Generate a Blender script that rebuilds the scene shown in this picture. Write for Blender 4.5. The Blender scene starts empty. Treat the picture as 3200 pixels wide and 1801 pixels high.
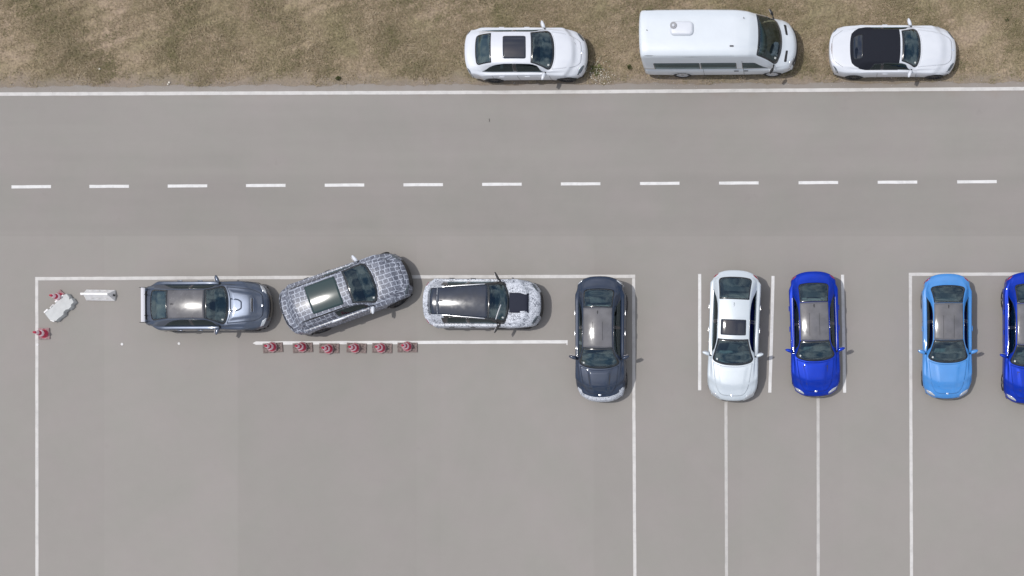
import bpy, bmesh, math, random
import numpy as np
from mathutils import Vector, Matrix
from mathutils.bvhtree import BVHTree

R = math.radians
sc = bpy.context.scene
COL = sc.collection
rng = np.random.default_rng(7)
random.seed(7)

# ------------------------------------------------------------------ camera
# ground plan: 80 plan units per metre, plan origin at the top left of the site
def G(px, py):
    return ((px - 1600.0) / 80.0, (900.5 - py) / 80.0)

CAM_H = 50.0
NAD = G(2500, 1400)                       # the point straight below the drone
cd = bpy.data.cameras.new('drone_camera')
cam = bpy.data.objects.new('drone_camera', cd)
COL.objects.link(cam)
cam.location = (NAD[0], NAD[1], CAM_H)
cam.rotation_euler = (0, 0, 0)
cd.sensor_width = 36.0
cd.sensor_fit = 'HORIZONTAL'
cd.lens = 36.0 * CAM_H / 40.0
cd.shift_x = -NAD[0] / 40.0
cd.shift_y = -NAD[1] / 40.0
cd.clip_start = 0.5
cd.clip_end = 1500
sc.camera = cam

# ------------------------------------------------------------------ light
SUN = Vector((-0.365, 0.040, 1.0)).normalized()
EL = math.asin(SUN.z)
AZ = math.atan2(SUN.x, SUN.y)             # from +Y towards +X
w = bpy.data.worlds.new('World')
sc.world = w
w.use_nodes = True
nt = w.node_tree
nt.nodes.clear()
wo = nt.nodes.new('ShaderNodeOutputWorld')
bg = nt.nodes.new('ShaderNodeBackground')
bg.inputs['Strength'].default_value = 0.13
sky = nt.nodes.new('ShaderNodeTexSky')
sky.sky_type = 'NISHITA'
sky.sun_disc = False
sky.sun_elevation = EL
sky.sun_rotation = AZ
sky.dust_density = 2.0
tc = nt.nodes.new('ShaderNodeTexCoord')
mp = nt.nodes.new('ShaderNodeMapping')
mp.inputs['Scale'].default_value = (1.0, 1.5, 1.0)
mp.inputs['Location'].default_value = (1.31, 0.52, 0.35)
nz = nt.nodes.new('ShaderNodeTexNoise')
nz.inputs['Scale'].default_value = 2.3
nz.inputs['Detail'].default_value = 9
nz.inputs['Roughness'].default_value = 0.56
nz.inputs['Distortion'].default_value = 0.5
cr = nt.nodes.new('ShaderNodeValToRGB')
cr.color_ramp.elements[0].position = 0.44
cr.color_ramp.elements[0].color = (0, 0, 0, 1)
cr.color_ramp.elements[1].position = 0.62
cr.color_ramp.elements[1].color = (1, 1, 1, 1)
mx = nt.nodes.new('ShaderNodeMixRGB')
mx.inputs[2].default_value = (9.3, 9.3, 9.5, 1)
nt.links.new(tc.outputs['Generated'], mp.inputs['Vector'])
nt.links.new(mp.outputs['Vector'], nz.inputs['Vector'])
nt.links.new(nz.outputs['Fac'], cr.inputs['Fac'])
nt.links.new(cr.outputs['Color'], mx.inputs['Fac'])
nt.links.new(sky.outputs['Color'], mx.inputs[1])
nt.links.new(mx.outputs['Color'], bg.inputs['Color'])
nt.links.new(bg.outputs['Background'], wo.inputs['Surface'])

ld = bpy.data.lights.new('sun', 'SUN')
ld.energy = 2.7
ld.angle = R(0.7)
ld.color = (1.0, 0.965, 0.92)
sun = bpy.data.objects.new('sun', ld)
COL.objects.link(sun)
sun.rotation_euler = SUN.to_track_quat('Z', 'Y').to_euler()
sun.location = (0, 0, 40)

sc.view_settings.view_transform = 'Standard'
sc.view_settings.look = 'None'
sc.view_settings.exposure = -0.22
sc.view_settings.gamma = 1.0
sc.view_settings.use_curve_mapping = False
sc.render.engine = 'CYCLES'
sc.cycles.max_bounces = 8
sc.cycles.transparent_max_bounces = 12

# ------------------------------------------------------------------ materials
MATS = {}

def principled(name, base, rough=0.5, metal=0.0, coat=0.0, coat_rough=0.03, spec=0.5):
    m = bpy.data.materials.new(name)
    m.use_nodes = True
    b = m.node_tree.nodes['Principled BSDF']
    b.inputs['Base Color'].default_value = (*base, 1)
    b.inputs['Roughness'].default_value = rough
    b.inputs['Metallic'].default_value = metal
    b.inputs['Coat Weight'].default_value = coat
    b.inputs['Coat Roughness'].default_value = coat_rough
    b.inputs['Specular IOR Level'].default_value = spec
    return m

def N(m, t, **kw):
    n = m.node_tree.nodes.new(t)
    for k, v in kw.items():
        if k in n.inputs:
            n.inputs[k].default_value = v
        else:
            setattr(n, k, v)
    return n

def LK(m, a, b):
    m.node_tree.links.new(a, b)

def grain(m, base, amt=0.12, scale=25.0, detail=6.0, bump=0.0, dark=None):
    """break a flat colour up with fine noise"""
    b = m.node_tree.nodes['Principled BSDF']
    t = N(m, 'ShaderNodeTexCoord')
    n = N(m, 'ShaderNodeTexNoise', Scale=scale, Detail=detail)
    LK(m, t.outputs['Object'], n.inputs['Vector'])
    r = N(m, 'ShaderNodeValToRGB')
    r.color_ramp.elements[0].position = 0.3
    r.color_ramp.elements[1].position = 0.7
    d = dark or tuple(c * (1 - amt * 2) for c in base)
    r.color_ramp.elements[0].color = (*d, 1)
    r.color_ramp.elements[1].color = (*[min(1, c * (1 + amt)) for c in base], 1)
    LK(m, n.outputs['Fac'], r.inputs['Fac'])
    LK(m, r.outputs['Color'], b.inputs['Base Color'])
    if bump:
        bp = N(m, 'ShaderNodeBump', Strength=bump, Distance=0.01)
        LK(m, n.outputs['Fac'], bp.inputs['Height'])
        LK(m, bp.outputs['Normal'], b.inputs['Normal'])
    return m

def paint(name, base, metal=0.0, rough=0.4, coat=1.0, coat_rough=0.028, amt=0.012, spec=None):
    m = principled(name, base, rough, metal, coat, coat_rough, spec if spec is not None else (0.5 if coat > .8 else 0.15))
    grain(m, base, amt, 3.0, 4)
    # faint dust: roughness of the clear coat varies
    b = m.node_tree.nodes['Principled BSDF']
    t = N(m, 'ShaderNodeTexCoord')
    n = N(m, 'ShaderNodeTexNoise', Scale=7.0, Detail=7.0)
    LK(m, t.outputs['Object'], n.inputs['Vector'])
    mr = N(m, 'ShaderNodeMapRange')
    mr.inputs['To Min'].default_value = coat_rough * 0.6
    mr.inputs['To Max'].default_value = coat_rough * 2.2
    LK(m, n.outputs['Fac'], mr.inputs['Value'])
    LK(m, mr.outputs['Result'], b.inputs['Coat Roughness'])
    return m

def glass(name, tint, fres=1.6):
    m = bpy.data.materials.new(name)
    m.use_nodes = True
    t = m.node_tree
    t.nodes.clear()
    o = t.nodes.new('ShaderNodeOutputMaterial')
    tr = t.nodes.new('ShaderNodeBsdfTransparent')
    tr.inputs['Color'].default_value = (*tint, 1)
    gl = t.nodes.new('ShaderNodeBsdfGlossy')
    gl.inputs['Color'].default_value = (0.72, 0.92, 1.0, 1)
    gl.inputs['Roughness'].default_value = 0.03
    fr = t.nodes.new('ShaderNodeFresnel')
    fr.inputs['IOR'].default_value = fres
    mixn = t.nodes.new('ShaderNodeMixShader')
    t.links.new(fr.outputs['Fac'], mixn.inputs[0])
    t.links.new(tr.outputs[0], mixn.inputs[1])
    t.links.new(gl.outputs[0], mixn.inputs[2])
    t.links.new(mixn.outputs[0], o.inputs['Surface'])
    return m

MATS['glass'] = glass('window_glass', (0.60, 0.76, 0.78), 2.05)
MATS['dark_glass'] = glass('tinted_glass', (0.20, 0.27, 0.32), 1.8)
MATS['frit'] = principled('black_glass_border', (0.012, 0.016, 0.02), 0.12, 0, 0.5, 0.03)
MATS['roof_glass'] = principled('roof_glass', (0.012, 0.016, 0.028), 0.05, 0.0, 0.6, 0.03)
MATS['vinyl'] = principled('dark_vinyl', (0.026, 0.029, 0.044), 0.7, 0, 0.0, 0.25, 0.1)
MATS['black'] = grain(principled('black_plastic', (0.022, 0.022, 0.024), 0.55), (0.022, 0.022, 0.024), 0.2)
MATS['gloss_black'] = principled('gloss_black_trim', (0.014, 0.014, 0.017), 0.2, 0, 1.0, 0.04)
MATS['seam'] = principled('panel_gap', (0.03, 0.03, 0.033), 0.8)
MATS['rubber'] = grain(principled('tyre_rubber', (0.028, 0.027, 0.027), 0.8), (0.028, 0.027, 0.027), 0.2)
MATS['rim_dark'] = principled('dark_alloy', (0.10, 0.10, 0.11), 0.35, 0.8)
MATS['rim_silver'] = principled('silver_alloy', (0.5, 0.5, 0.52), 0.35, 0.7)
MATS['hubcap'] = principled('pale_hubcap', (0.55, 0.55, 0.56), 0.45, 0.2)
MATS['seat'] = grain(principled('seat_leather', (0.085, 0.095, 0.10), 0.55), (0.085, 0.095, 0.10), 0.15)
MATS['seat_pale'] = grain(principled('pale_seat_leather', (0.20, 0.21, 0.21), 0.55), (0.20, 0.21, 0.21), 0.1)
MATS['dash'] = grain(principled('dashboard_plastic', (0.17, 0.21, 0.215), 0.6), (0.17, 0.21, 0.215), 0.25, 9)
MATS['lamp'] = principled('headlamp_lens', (0.55, 0.58, 0.62), 0.12, 0.35, 1.0, 0.03)
MATS['lamp_dark'] = principled('smoked_headlamp', (0.09, 0.11, 0.13), 0.15, 0.2, 1.0, 0.03)
MATS['tail'] = principled('tail_lamp_lens', (0.26, 0.012, 0.03), 0.15, 0, 1.0, 0.03)
MATS['chrome'] = principled('bright_metal', (0.75, 0.76, 0.78), 0.22, 1.0)
MATS['mirror_glass'] = principled('mirror_glass', (0.8, 0.8, 0.82), 0.03, 1.0)
MATS['fabric'] = grain(principled('soft_top_fabric', (0.017, 0.019, 0.027), 0.9, spec=0.15), (0.017, 0.019, 0.027), 0.12, 60, 4, 0.2)
MATS['paper'] = principled('paper', (0.6, 0.62, 0.6), 0.7)

# paints
MATS['white_cool'] = paint('cool_white_paint', (0.605, 0.63, 0.68))
MATS['white_van'] = paint('van_white_paint', (0.60, 0.645, 0.69))
MATS['silver_white'] = paint('pearl_silver_white_paint', (0.53, 0.585, 0.63), 0.1, 0.4)
MATS['graphite'] = paint('graphite_metallic_paint', (0.080, 0.100, 0.142), 0.65, 0.38, 1.0, 0.05, 0.06)
MATS['midnight'] = paint('midnight_blue_grey_paint', (0.020, 0.032, 0.060), 0.25, 0.42, 1.0, 0.03, 0.06, 0.15)
MATS['deep_blue'] = paint('deep_blue_paint', (0.001, 0.030, 0.38), 0.40, 0.45, 0.35, 0.03, 0.05)
MATS['sky_blue'] = paint('light_blue_paint', (0.040, 0.225, 0.58), 0.05, 0.45, 1.0, 0.04, 0.03)
MATS['roof_grey'] = paint('carbon_roof', (0.125, 0.124, 0.135), 0.0, 0.55, 1.0, 0.085, 0.1, 0.12)
MATS['roof_grey_hazy'] = paint('hazed_carbon_roof', (0.105, 0.104, 0.115), 0.0, 0.55, 1.0, 0.17, 0.1, 0.12)
MATS['roof_dark'] = paint('dark_roof', (0.020, 0.028, 0.048), 0.0, 0.5, 1.0, 0.12, 0.1, 0.1)

def camo_grid():
    """printed wrap: a pale grid of uneven boxes over slate grey, with small dark marks"""
    m = principled('box_pattern_wrap', (0.2, 0.2, 0.24), 0.5, 0, 0.45, 0.24, 0.3)
    b = m.node_tree.nodes['Principled BSDF']
    uv = N(m, 'ShaderNodeUVMap')
    nz = N(m, 'ShaderNodeTexNoise', Scale=3.0, Detail=2.0)
    LK(m, uv.outputs['UV'], nz.inputs['Vector'])
    va = N(m, 'ShaderNodeVectorMath', operation='MULTIPLY_ADD')
    va.inputs[1].default_value = (0.09, 0.09, 0)
    LK(m, nz.outputs['Color'], va.inputs[0])
    LK(m, uv.outputs['UV'], va.inputs[2])
    def brick(scale, w_, h_, mortar, off, sq):
        br = N(m, 'ShaderNodeTexBrick')
        br.offset = off
        br.squash = sq
        br.squash_frequency = 3
        br.inputs['Scale'].default_value = scale
        br.inputs['Brick Width'].default_value = w_
        br.inputs['Row Height'].default_value = h_
        br.inputs['Mortar Size'].default_value = mortar
        br.inputs['Mortar Smooth'].default_value = 0.25
        br.inputs['Color1'].default_value = (0.095, 0.103, 0.135, 1)
        br.inputs['Color2'].default_value = (0.165, 0.178, 0.22, 1)
        br.inputs['Mortar'].default_value = (0.41, 0.445, 0.52, 1)
        LK(m, va.outputs[0], br.inputs['Vector'])
        return br
    b1 = brick(1.0, 0.19, 0.18, 0.016, 0.22, 1.3)
    b2 = brick(1.0, 0.095, 0.085, 0.012, 0.4, 0.8)
    b2.inputs['Mortar'].default_value = (0.30, 0.325, 0.39, 1)
    b2.inputs['Color1'].default_value = (0.06, 0.068, 0.10, 1)
    mix = N(m, 'ShaderNodeMixRGB', blend_type='MIX')
    n3 = N(m, 'ShaderNodeTexNoise', Scale=9.0, Detail=3.0)
    LK(m, uv.outputs['UV'], n3.inputs['Vector'])
    rr = N(m, 'ShaderNodeValToRGB')
    rr.color_ramp.elements[0].position = 0.50
    rr.color_ramp.elements[1].position = 0.60
    LK(m, n3.outputs['Fac'], rr.inputs['Fac'])
    mu = N(m, 'ShaderNodeMath', operation='MULTIPLY')
    mu.inputs[1].default_value = 0.32
    LK(m, rr.outputs['Color'], mu.inputs[0])
    LK(m, mu.outputs[0], mix.inputs['Fac'])
    LK(m, b1.outputs['Color'], mix.inputs[1])
    LK(m, b2.outputs['Color'], mix.inputs[2])
    # dark marks
    n4 = N(m, 'ShaderNodeTexNoise', Scale=17.0, Detail=2.0)
    LK(m, uv.outputs['UV'], n4.inputs['Vector'])
    r4 = N(m, 'ShaderNodeValToRGB')
    r4.color_ramp.elements[0].position = 0.60
    r4.color_ramp.elements[1].position = 0.66
    LK(m, n4.outputs['Fac'], r4.inputs['Fac'])
    mix2 = N(m, 'ShaderNodeMixRGB', blend_type='MIX')
    LK(m, r4.outputs['Color'], mix2.inputs['Fac'])
    LK(m, mix.outputs[0], mix2.inputs[1])
    mix2.inputs[2].default_value = (0.045, 0.05, 0.08, 1)
    LK(m, mix2.outputs[0], b.inputs['Base Color'])
    return m

def camo_swirl(name, scale, lo, width):
    """printed wrap: black squiggles on a white film"""
    m = principled(name, (0.6, 0.62, 0.66), 0.5, 0, 0.15, 0.2)
    b = m.node_tree.nodes['Principled BSDF']
    uv = N(m, 'ShaderNodeUVMap')
    n = N(m, 'ShaderNodeTexNoise', Scale=scale, Detail=1.0, Distortion=1.8)
    LK(m, uv.outputs['UV'], n.inputs['Vector'])
    s = N(m, 'ShaderNodeMath', operation='SUBTRACT')
    s.inputs[1].default_value = 0.5
    LK(m, n.outputs['Fac'], s.inputs[0])
    a = N(m, 'ShaderNodeMath', operation='ABSOLUTE')
    LK(m, s.outputs[0], a.inputs[0])
    mr = N(m, 'ShaderNodeMapRange')
    mr.inputs['From Min'].default_value = width * 0.4
    mr.inputs['From Max'].default_value = width
    LK(m, a.outputs[0], mr.inputs['Value'])
    # where the print is dense
    n2 = N(m, 'ShaderNodeTexNoise', Scale=2.2, Detail=3.0)
    LK(m, uv.outputs['UV'], n2.inputs['Vector'])
    r2 = N(m, 'ShaderNodeMapRange')
    r2.inputs['From Min'].default_value = lo
    r2.inputs['From Max'].default_value = lo + 0.12
    LK(m, n2.outputs['Fac'], r2.inputs['Value'])
    mxx = N(m, 'ShaderNodeMath', operation='MAXIMUM')
    LK(m, mr.outputs[0], mxx.inputs[0])
    LK(m, r2.outputs[0], mxx.inputs[1])
    mixc = N(m, 'ShaderNodeMixRGB')
    LK(m, mxx.outputs[0], mixc.inputs['Fac'])
    mixc.inputs[1].default_value = (0.08, 0.09, 0.12, 1)
    mixc.inputs[2].default_value = (0.58, 0.61, 0.67, 1)
    LK(m, mixc.outputs[0], b.inputs['Base Color'])
    return m

MATS['camo_grid'] = camo_grid()
MATS['camo_swirl'] = camo_swirl('squiggle_pattern_wrap', 9.5, 0.55, 0.062)
MATS['camo_bumper'] = camo_swirl('pale_squiggle_wrap', 13.0, 0.6, 0.05)

# ------------------------------------------------------------------ object helpers
def tag(o, label=None, cat=None, group=None, kind=None):
    if label: o['label'] = label
    if cat: o['category'] = cat
    if group: o['group'] = group
    if kind: o['kind'] = kind
    return o

def empty(name, loc, rz=0.0):
    o = bpy.data.objects.new(name, None)
    o.empty_display_size = 0.2
    o.location = loc
    o.rotation_euler = (0, 0, rz)
    COL.objects.link(o)
    return o

def link_mesh(name, me, parent=None):
    o = bpy.data.objects.new(name, me)
    COL.objects.link(o)
    if parent is not None:
        o.parent = parent
    return o

def mk(name, verts, faces, mats, parent=None, smooth=True, midx=None, uvs=None):
    me = bpy.data.meshes.new(name)
    me.from_pydata([tuple(v) for v in verts], [], [tuple(f) for f in faces])
    if not isinstance(mats, (list, tuple)):
        mats = [mats]
    for m in mats:
        me.materials.append(MATS[m] if isinstance(m, str) else m)
    if midx is not None:
        me.polygons.foreach_set('material_index', midx)
    if smooth:
        me.polygons.foreach_set('use_smooth', [True] * len(me.polygons))
    if uvs is not None:
        ul = me.uv_layers.new(name='UVMap')
        li = np.zeros(len(me.loops), dtype=np.int32)
        me.loops.foreach_get('vertex_index', li)
        ul.data.foreach_set('uv', np.asarray(uvs, dtype=np.float32)[li].ravel())
    me.update()
    return link_mesh(name, me, parent)

class MB:
    """collects simple solids into one mesh"""
    def __init__(s):
        s.v = []; s.f = []
    def add(s, vs, fs):
        n = len(s.v)
        s.v += [tuple(v) for v in vs]
        s.f += [tuple(i + n for i in f) for f in fs]
        return s
    def box(s, c, d, rz=0.0, ry=0.0, bev=0.0):
        bm = bmesh.new()
        bmesh.ops.create_cube(bm, size=1.0)
        bmesh.ops.scale(bm, vec=d, verts=bm.verts)
        if bev > 0:
            bmesh.ops.bevel(bm, geom=list(bm.edges), offset=bev, segments=2, affect='EDGES', profile=0.6)
        M = Matrix.Translation(c) @ Matrix.Rotation(rz, 4, 'Z') @ Matrix.Rotation(ry, 4, 'Y')
        bmesh.ops.transform(bm, matrix=M, verts=bm.verts)
        bm.verts.index_update()
        s.add([v.co[:] for v in bm.verts], [[v.index for v in f.verts] for f in bm.faces])
        bm.free()
        return s
    def lathe(s, prof, n=24, axis='Z', c=(0, 0, 0), cap=True):
        vs = []
        for r, h in prof:
            for k in range(n):
                a = 2 * math.pi * k / n
                if axis == 'Z': p = (r * math.cos(a), r * math.sin(a), h)
                else: p = (r * math.cos(a), h, r * math.sin(a))
                vs.append((p[0] + c[0], p[1] + c[1], p[2] + c[2]))
        fs = []
        for i in range(len(prof) - 1):
            for k in range(n):
                a, b = i * n + k, i * n + (k + 1) % n
                fs.append((a, b, b + n, a + n))
        if cap and prof[0][0] > 1e-5: fs.append(tuple(range(n))[::-1])
        if cap and prof[-1][0] > 1e-5: fs.append(tuple(range((len(prof) - 1) * n, len(prof) * n)))
        return s.add(vs, fs)
    def tube(s, pts, r, n=8):
        pts = [Vector(p) for p in pts]
        vs = []
        for i, p in enumerate(pts):
            d = (pts[min(i + 1, len(pts) - 1)] - pts[max(i - 1, 0)]).normalized()
            u = d.orthogonal().normalized() if i == 0 else (u - d * u.dot(d)).normalized()
            q = d.cross(u)
            rr = r[i] if isinstance(r, (list, tuple)) else r
            for k in range(n):
                a = 2 * math.pi * k / n
                vs.append(p + u * (rr * math.cos(a)) + q * (rr * math.sin(a)))
        fs = []
        for i in range(len(pts) - 1):
            for k in range(n):
                a, b = i * n + k, i * n + (k + 1) % n
                fs.append((a, b, b + n, a + n))
        fs.append(tuple(range(n))[::-1])
        fs.append(tuple(range((len(pts) - 1) * n, len(pts) * n)))
        return s.add(vs, fs)
    def build(s, name, mat, parent=None, smooth=False):
        o = mk(name, s.v, s.f, mat, parent, smooth)
        bm = bmesh.new(); bm.from_mesh(o.data)
        bmesh.ops.recalc_face_normals(bm, faces=bm.faces)
        bm.to_mesh(o.data); bm.free()
        return o

# ------------------------------------------------------------------ setting
def noise_ground_mat():
    m = principled('dry_earth', (0.2, 0.16, 0.11), 0.95, spec=0.2)
    b = m.node_tree.nodes['Principled BSDF']
    t = N(m, 'ShaderNodeTexCoord')
    def ramp(scale, cols, det=6.0, dist=0.0, rough=0.6):
        n = N(m, 'ShaderNodeTexNoise', Scale=scale, Detail=det, Roughness=rough, Distortion=dist)
        LK(m, t.outputs['Object'], n.inputs['Vector'])
        r = N(m, 'ShaderNodeValToRGB')
        els = r.color_ramp.elements
        while len(els) < len(cols): els.new(0.5)
        for e, (p, c) in zip(els, cols):
            e.position = p; e.color = (*c, 1)
        LK(m, n.outputs['Fac'], r.inputs['Fac'])
        return r
    big = ramp(0.55, [(0.36, (0.24, 0.205, 0.13)), (0.50, (0.29, 0.232, 0.165)), (0.64, (0.335, 0.262, 0.20))], 5, 0.6)
    fine = ramp(11.0, [(0.30, (0.5, 0.48, 0.45)), (0.5, (0.95, 0.95, 0.92)), (0.72, (1.45, 1.42, 1.3))], 8, 0.4, 0.7)
    mu = N(m, 'ShaderNodeMixRGB', blend_type='MULTIPLY')
    mu.inputs['Fac'].default_value = 1.0
    LK(m, big.outputs['Color'], mu.inputs[1]); LK(m, fine.outputs['Color'], mu.inputs[2])
    # dusty margin beside the road
    sp = N(m, 'ShaderNodeSeparateXYZ'); LK(m, t.outputs['Object'], sp.inputs[0])
    nn = N(m, 'ShaderNodeTexNoise', Scale=1.6, Detail=6.0)
    LK(m, t.outputs['Object'], nn.inputs['Vector'])
    ad = N(m, 'ShaderNodeMath', operation='MULTIPLY_ADD')
    ad.inputs[1].default_value = -0.9
    LK(m, nn.outputs['Fac'], ad.inputs[0]); LK(m, sp.outputs['Y'], ad.inputs[2])
    mr = N(m, 'ShaderNodeMapRange')
    mr.inputs['From Min'].default_value = 7.45
    mr.inputs['From Max'].default_value = 8.1
    mr.inputs['To Min'].default_value = 0.8
    mr.inputs['To Max'].default_value = 0.0
    LK(m, ad.outputs[0], mr.inputs['Value'])
    mx = N(m, 'ShaderNodeMixRGB')
    mx.inputs[2].default_value = (0.225, 0.190, 0.160, 1)
    LK(m, mr.outputs[0], mx.inputs['Fac']); LK(m, mu.outputs[0], mx.inputs[1])
    LK(m, mx.outputs[0], b.inputs['Base Color'])
    bp = N(m, 'ShaderNodeBump', Strength=0.6, Distance=0.03)
    LK(m, fine.outputs['Color'], bp.inputs['Height'])
    LK(m, bp.outputs['Normal'], b.inputs['Normal'])
    return m

def asphalt_mat():
    m = principled('worn_asphalt', (0.27, 0.26, 0.25), 0.85, spec=0.3)
    b = m.node_tree.nodes['Principled BSDF']
    t = N(m, 'ShaderNodeTexCoord')
    sp = N(m, 'ShaderNodeSeparateXYZ'); LK(m, t.outputs['Object'], sp.inputs[0])
    def noise(scale, det, rough=0.6, vec=None):
        n = N(m, 'ShaderNodeTexNoise', Scale=scale, Detail=det, Roughness=rough)
        LK(m, vec or t.outputs['Object'], n.inputs['Vector'])
        return n.outputs['Fac']
    def math_(op, a, bb, c=None):
        n = N(m, 'ShaderNodeMath', operation=op)
        for i, x in enumerate((a, bb, c)):
            if x is None: continue
            if isinstance(x, (int, float)): n.inputs[i].default_value = x
            else: LK(m, x, n.inputs[i])
        return n.outputs[0]
    # factor = 1 + sum of small terms
    f = math_('MULTIPLY_ADD', noise(0.22, 5), 0.16, 0.92)
    f = math_('MULTIPLY_ADD', noise(1.7, 6), 0.07, math_('ADD', f, -0.035))
    f = math_('MULTIPLY_ADD', noise(38, 3, 0.8), 0.06, math_('ADD', f, -0.03))
    # tone streaks along the lane where tyres run
    mp = N(m, 'ShaderNodeMapping'); mp.inputs['Scale'].default_value = (0.06, 0.9, 1)
    LK(m, t.outputs['Object'], mp.inputs['Vector'])
    st = noise(1.0, 4, 0.55, mp.outputs[0])
    lane = N(m, 'ShaderNodeMapRange'); LK(m, sp.outputs['Y'], lane.inputs['Value'])
    lane.inputs['From Min'].default_value = 2.0; lane.inputs['From Max'].default_value = 2.12
    f = math_('MULTIPLY_ADD', math_('MULTIPLY', lane.outputs[0], math_('SUBTRACT', st, 0.68)), 0.16, f)
    # darker band of the near lane
    def band(src, a0, a1, soft):
        u = N(m, 'ShaderNodeMapRange'); LK(m, src, u.inputs['Value'])
        u.interpolation_type = 'SMOOTHSTEP'
        u.inputs['From Min'].default_value = a0; u.inputs['From Max'].default_value = a0 + soft
        d = N(m, 'ShaderNodeMapRange'); LK(m, src, d.inputs['Value'])
        d.interpolation_type = 'SMOOTHSTEP'
        d.inputs['From Min'].default_value = a1 - soft; d.inputs['From Max'].default_value = a1
        return math_('SUBTRACT', u.outputs[0], d.outputs[0])
    f = math_('MULTIPLY_ADD', band(sp.outputs['Y'], 2.05, 4.6, 0.35), -0.045, f)
    f = math_('MULTIPLY_ADD', band(sp.outputs['Y'], 2.0, 2.12, 0.04), -0.03, f)
    # laying strips of the parking area (long lanes with slightly different mixes)
    low = N(m, 'ShaderNodeMapRange'); LK(m, sp.outputs['Y'], low.inputs['Value'])
    low.inputs['From Min'].default_value = 2.08; low.inputs['From Max'].default_value = 2.02
    for (a0, a1, amp) in ((-15.95, -10.7, 0.028), (-10.7, -3.7, -0.022), (-2.8, 3.2, 0.015), (3.2, 9.0, -0.015), (12.9, 20.3, 0.012)):
        bd = band(sp.outputs['X'], a0, a1, 0.05)
        f = math_('MULTIPLY_ADD', math_('MULTIPLY', bd, low.outputs[0]), amp, f)
    # stains
    sn = noise(0.9, 7, 0.65)
    sr = N(m, 'ShaderNodeMapRange'); LK(m, sn, sr.inputs['Value'])
    sr.inputs['From Min'].default_value = 0.66; sr.inputs['From Max'].default_value = 0.8
    f = math_('MULTIPLY_ADD', sr.outputs[0], -0.10, f)
    # hue drifts between warm and cool
    hn = noise(0.45, 4)
    hr = N(m, 'ShaderNodeValToRGB')
    hr.color_ramp.elements[0].position = 0.35; hr.color_ramp.elements[0].color = (0.266, 0.254, 0.234, 1)
    hr.color_ramp.elements[1].position = 0.65; hr.color_ramp.elements[1].color = (0.271, 0.251, 0.237, 1)
    LK(m, hn, hr.inputs['Fac'])
    mu = N(m, 'ShaderNodeVectorMath', operation='SCALE')
    LK(m, hr.outputs['Color'], mu.inputs[0]); LK(m, f, mu.inputs['Scale'])
    dn = math_('MULTIPLY_ADD', noise(1.3, 6, .65), -1.1, sp.outputs['Y'])
    dr = N(m, 'ShaderNodeMapRange'); LK(m, dn, dr.inputs['Value'])
    dr.inputs['From Min'].default_value = 6.95; dr.inputs['From Max'].default_value = 7.65
    dr.inputs['To Max'].default_value = .75
    dust = N(m, 'ShaderNodeMixRGB'); dust.inputs[2].default_value = (0.235, 0.195, 0.165, 1)
    LK(m, dr.outputs[0], dust.inputs['Fac']); LK(m, mu.outputs[0], dust.inputs[1])
    LK(m, dust.outputs[0], b.inputs['Base Color'])
    bp = N(m, 'ShaderNodeBump', Strength=0.25, Distance=0.004)
    LK(m, noise(160, 3, 0.7), bp.inputs['Height'])
    LK(m, bp.outputs['Normal'], b.inputs['Normal'])
    return m

def line_mat(name, base):
    m = principled(name, base, 0.75, spec=0.3)
    b = m.node_tree.nodes['Principled BSDF']
    t = N(m, 'ShaderNodeTexCoord')
    n = N(m, 'ShaderNodeTexNoise', Scale=2.5, Detail=8.0, Roughness=0.7)
    LK(m, t.outputs['Object'], n.inputs['Vector'])
    r = N(m, 'ShaderNodeValToRGB')
    r.color_ramp.elements[0].position = 0.30
    r.color_ramp.elements[0].color = (*[c * 0.80 for c in base], 1)
    r.color_ramp.elements[1].position = 0.55
    r.color_ramp.elements[1].color = (*base, 1)
    LK(m, n.outputs['Fac'], r.inputs['Fac'])
    LK(m, r.outputs['Color'], b.inputs['Base Color'])
    return m

MATS['earth'] = noise_ground_mat()
MATS['asphalt'] = asphalt_mat()
MATS['line'] = line_mat('road_paint', (0.56, 0.545, 0.53))
MATS['line_bright'] = line_mat('fresh_road_paint', (0.66, 0.655, 0.65))
MATS['line_old'] = line_mat('worn_road_paint', (0.46, 0.445, 0.43))

gd = mk('ground', [(-350, -350, -0.012), (350, -350, -0.012), (350, 350, -0.012), (-350, 350, -0.012)], [(0, 1, 2, 3)], 'earth', smooth=False)
tag(gd, kind='structure')

# asphalt sheet with an uneven broken edge along the verge
def edge_y(x):
    px = x * 80 + 1600
    base = 272 - 14 * (px / 3200.0)
    j = (math.sin(px * 0.021) * 2.4 + math.sin(px * 0.063 + 1) * 1.6 + math.sin(px * 0.17 + 2) * 1.1)
    return (900.5 - (base + j)) / 80.0
xs = np.concatenate([[-350, -120], np.arange(-30, 30.01, 0.12), [120, 350]])
vs = []; fs = []
for i, x in enumerate(xs):
    e = edge_y(x) + random.uniform(-0.02, 0.02)
    vs += [(x, -350, 0.0), (x, e, 0.0), (x, e + 0.015, -0.014)]
    if i:
        a = 3 * (i - 1)
        fs += [(a, a + 3, a + 4, a + 1), (a + 1, a + 4, a + 5, a + 2)]
road = mk('asphalt_pavement', vs, fs, 'asphalt', smooth=False)
tag(road, kind='structure')

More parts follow.
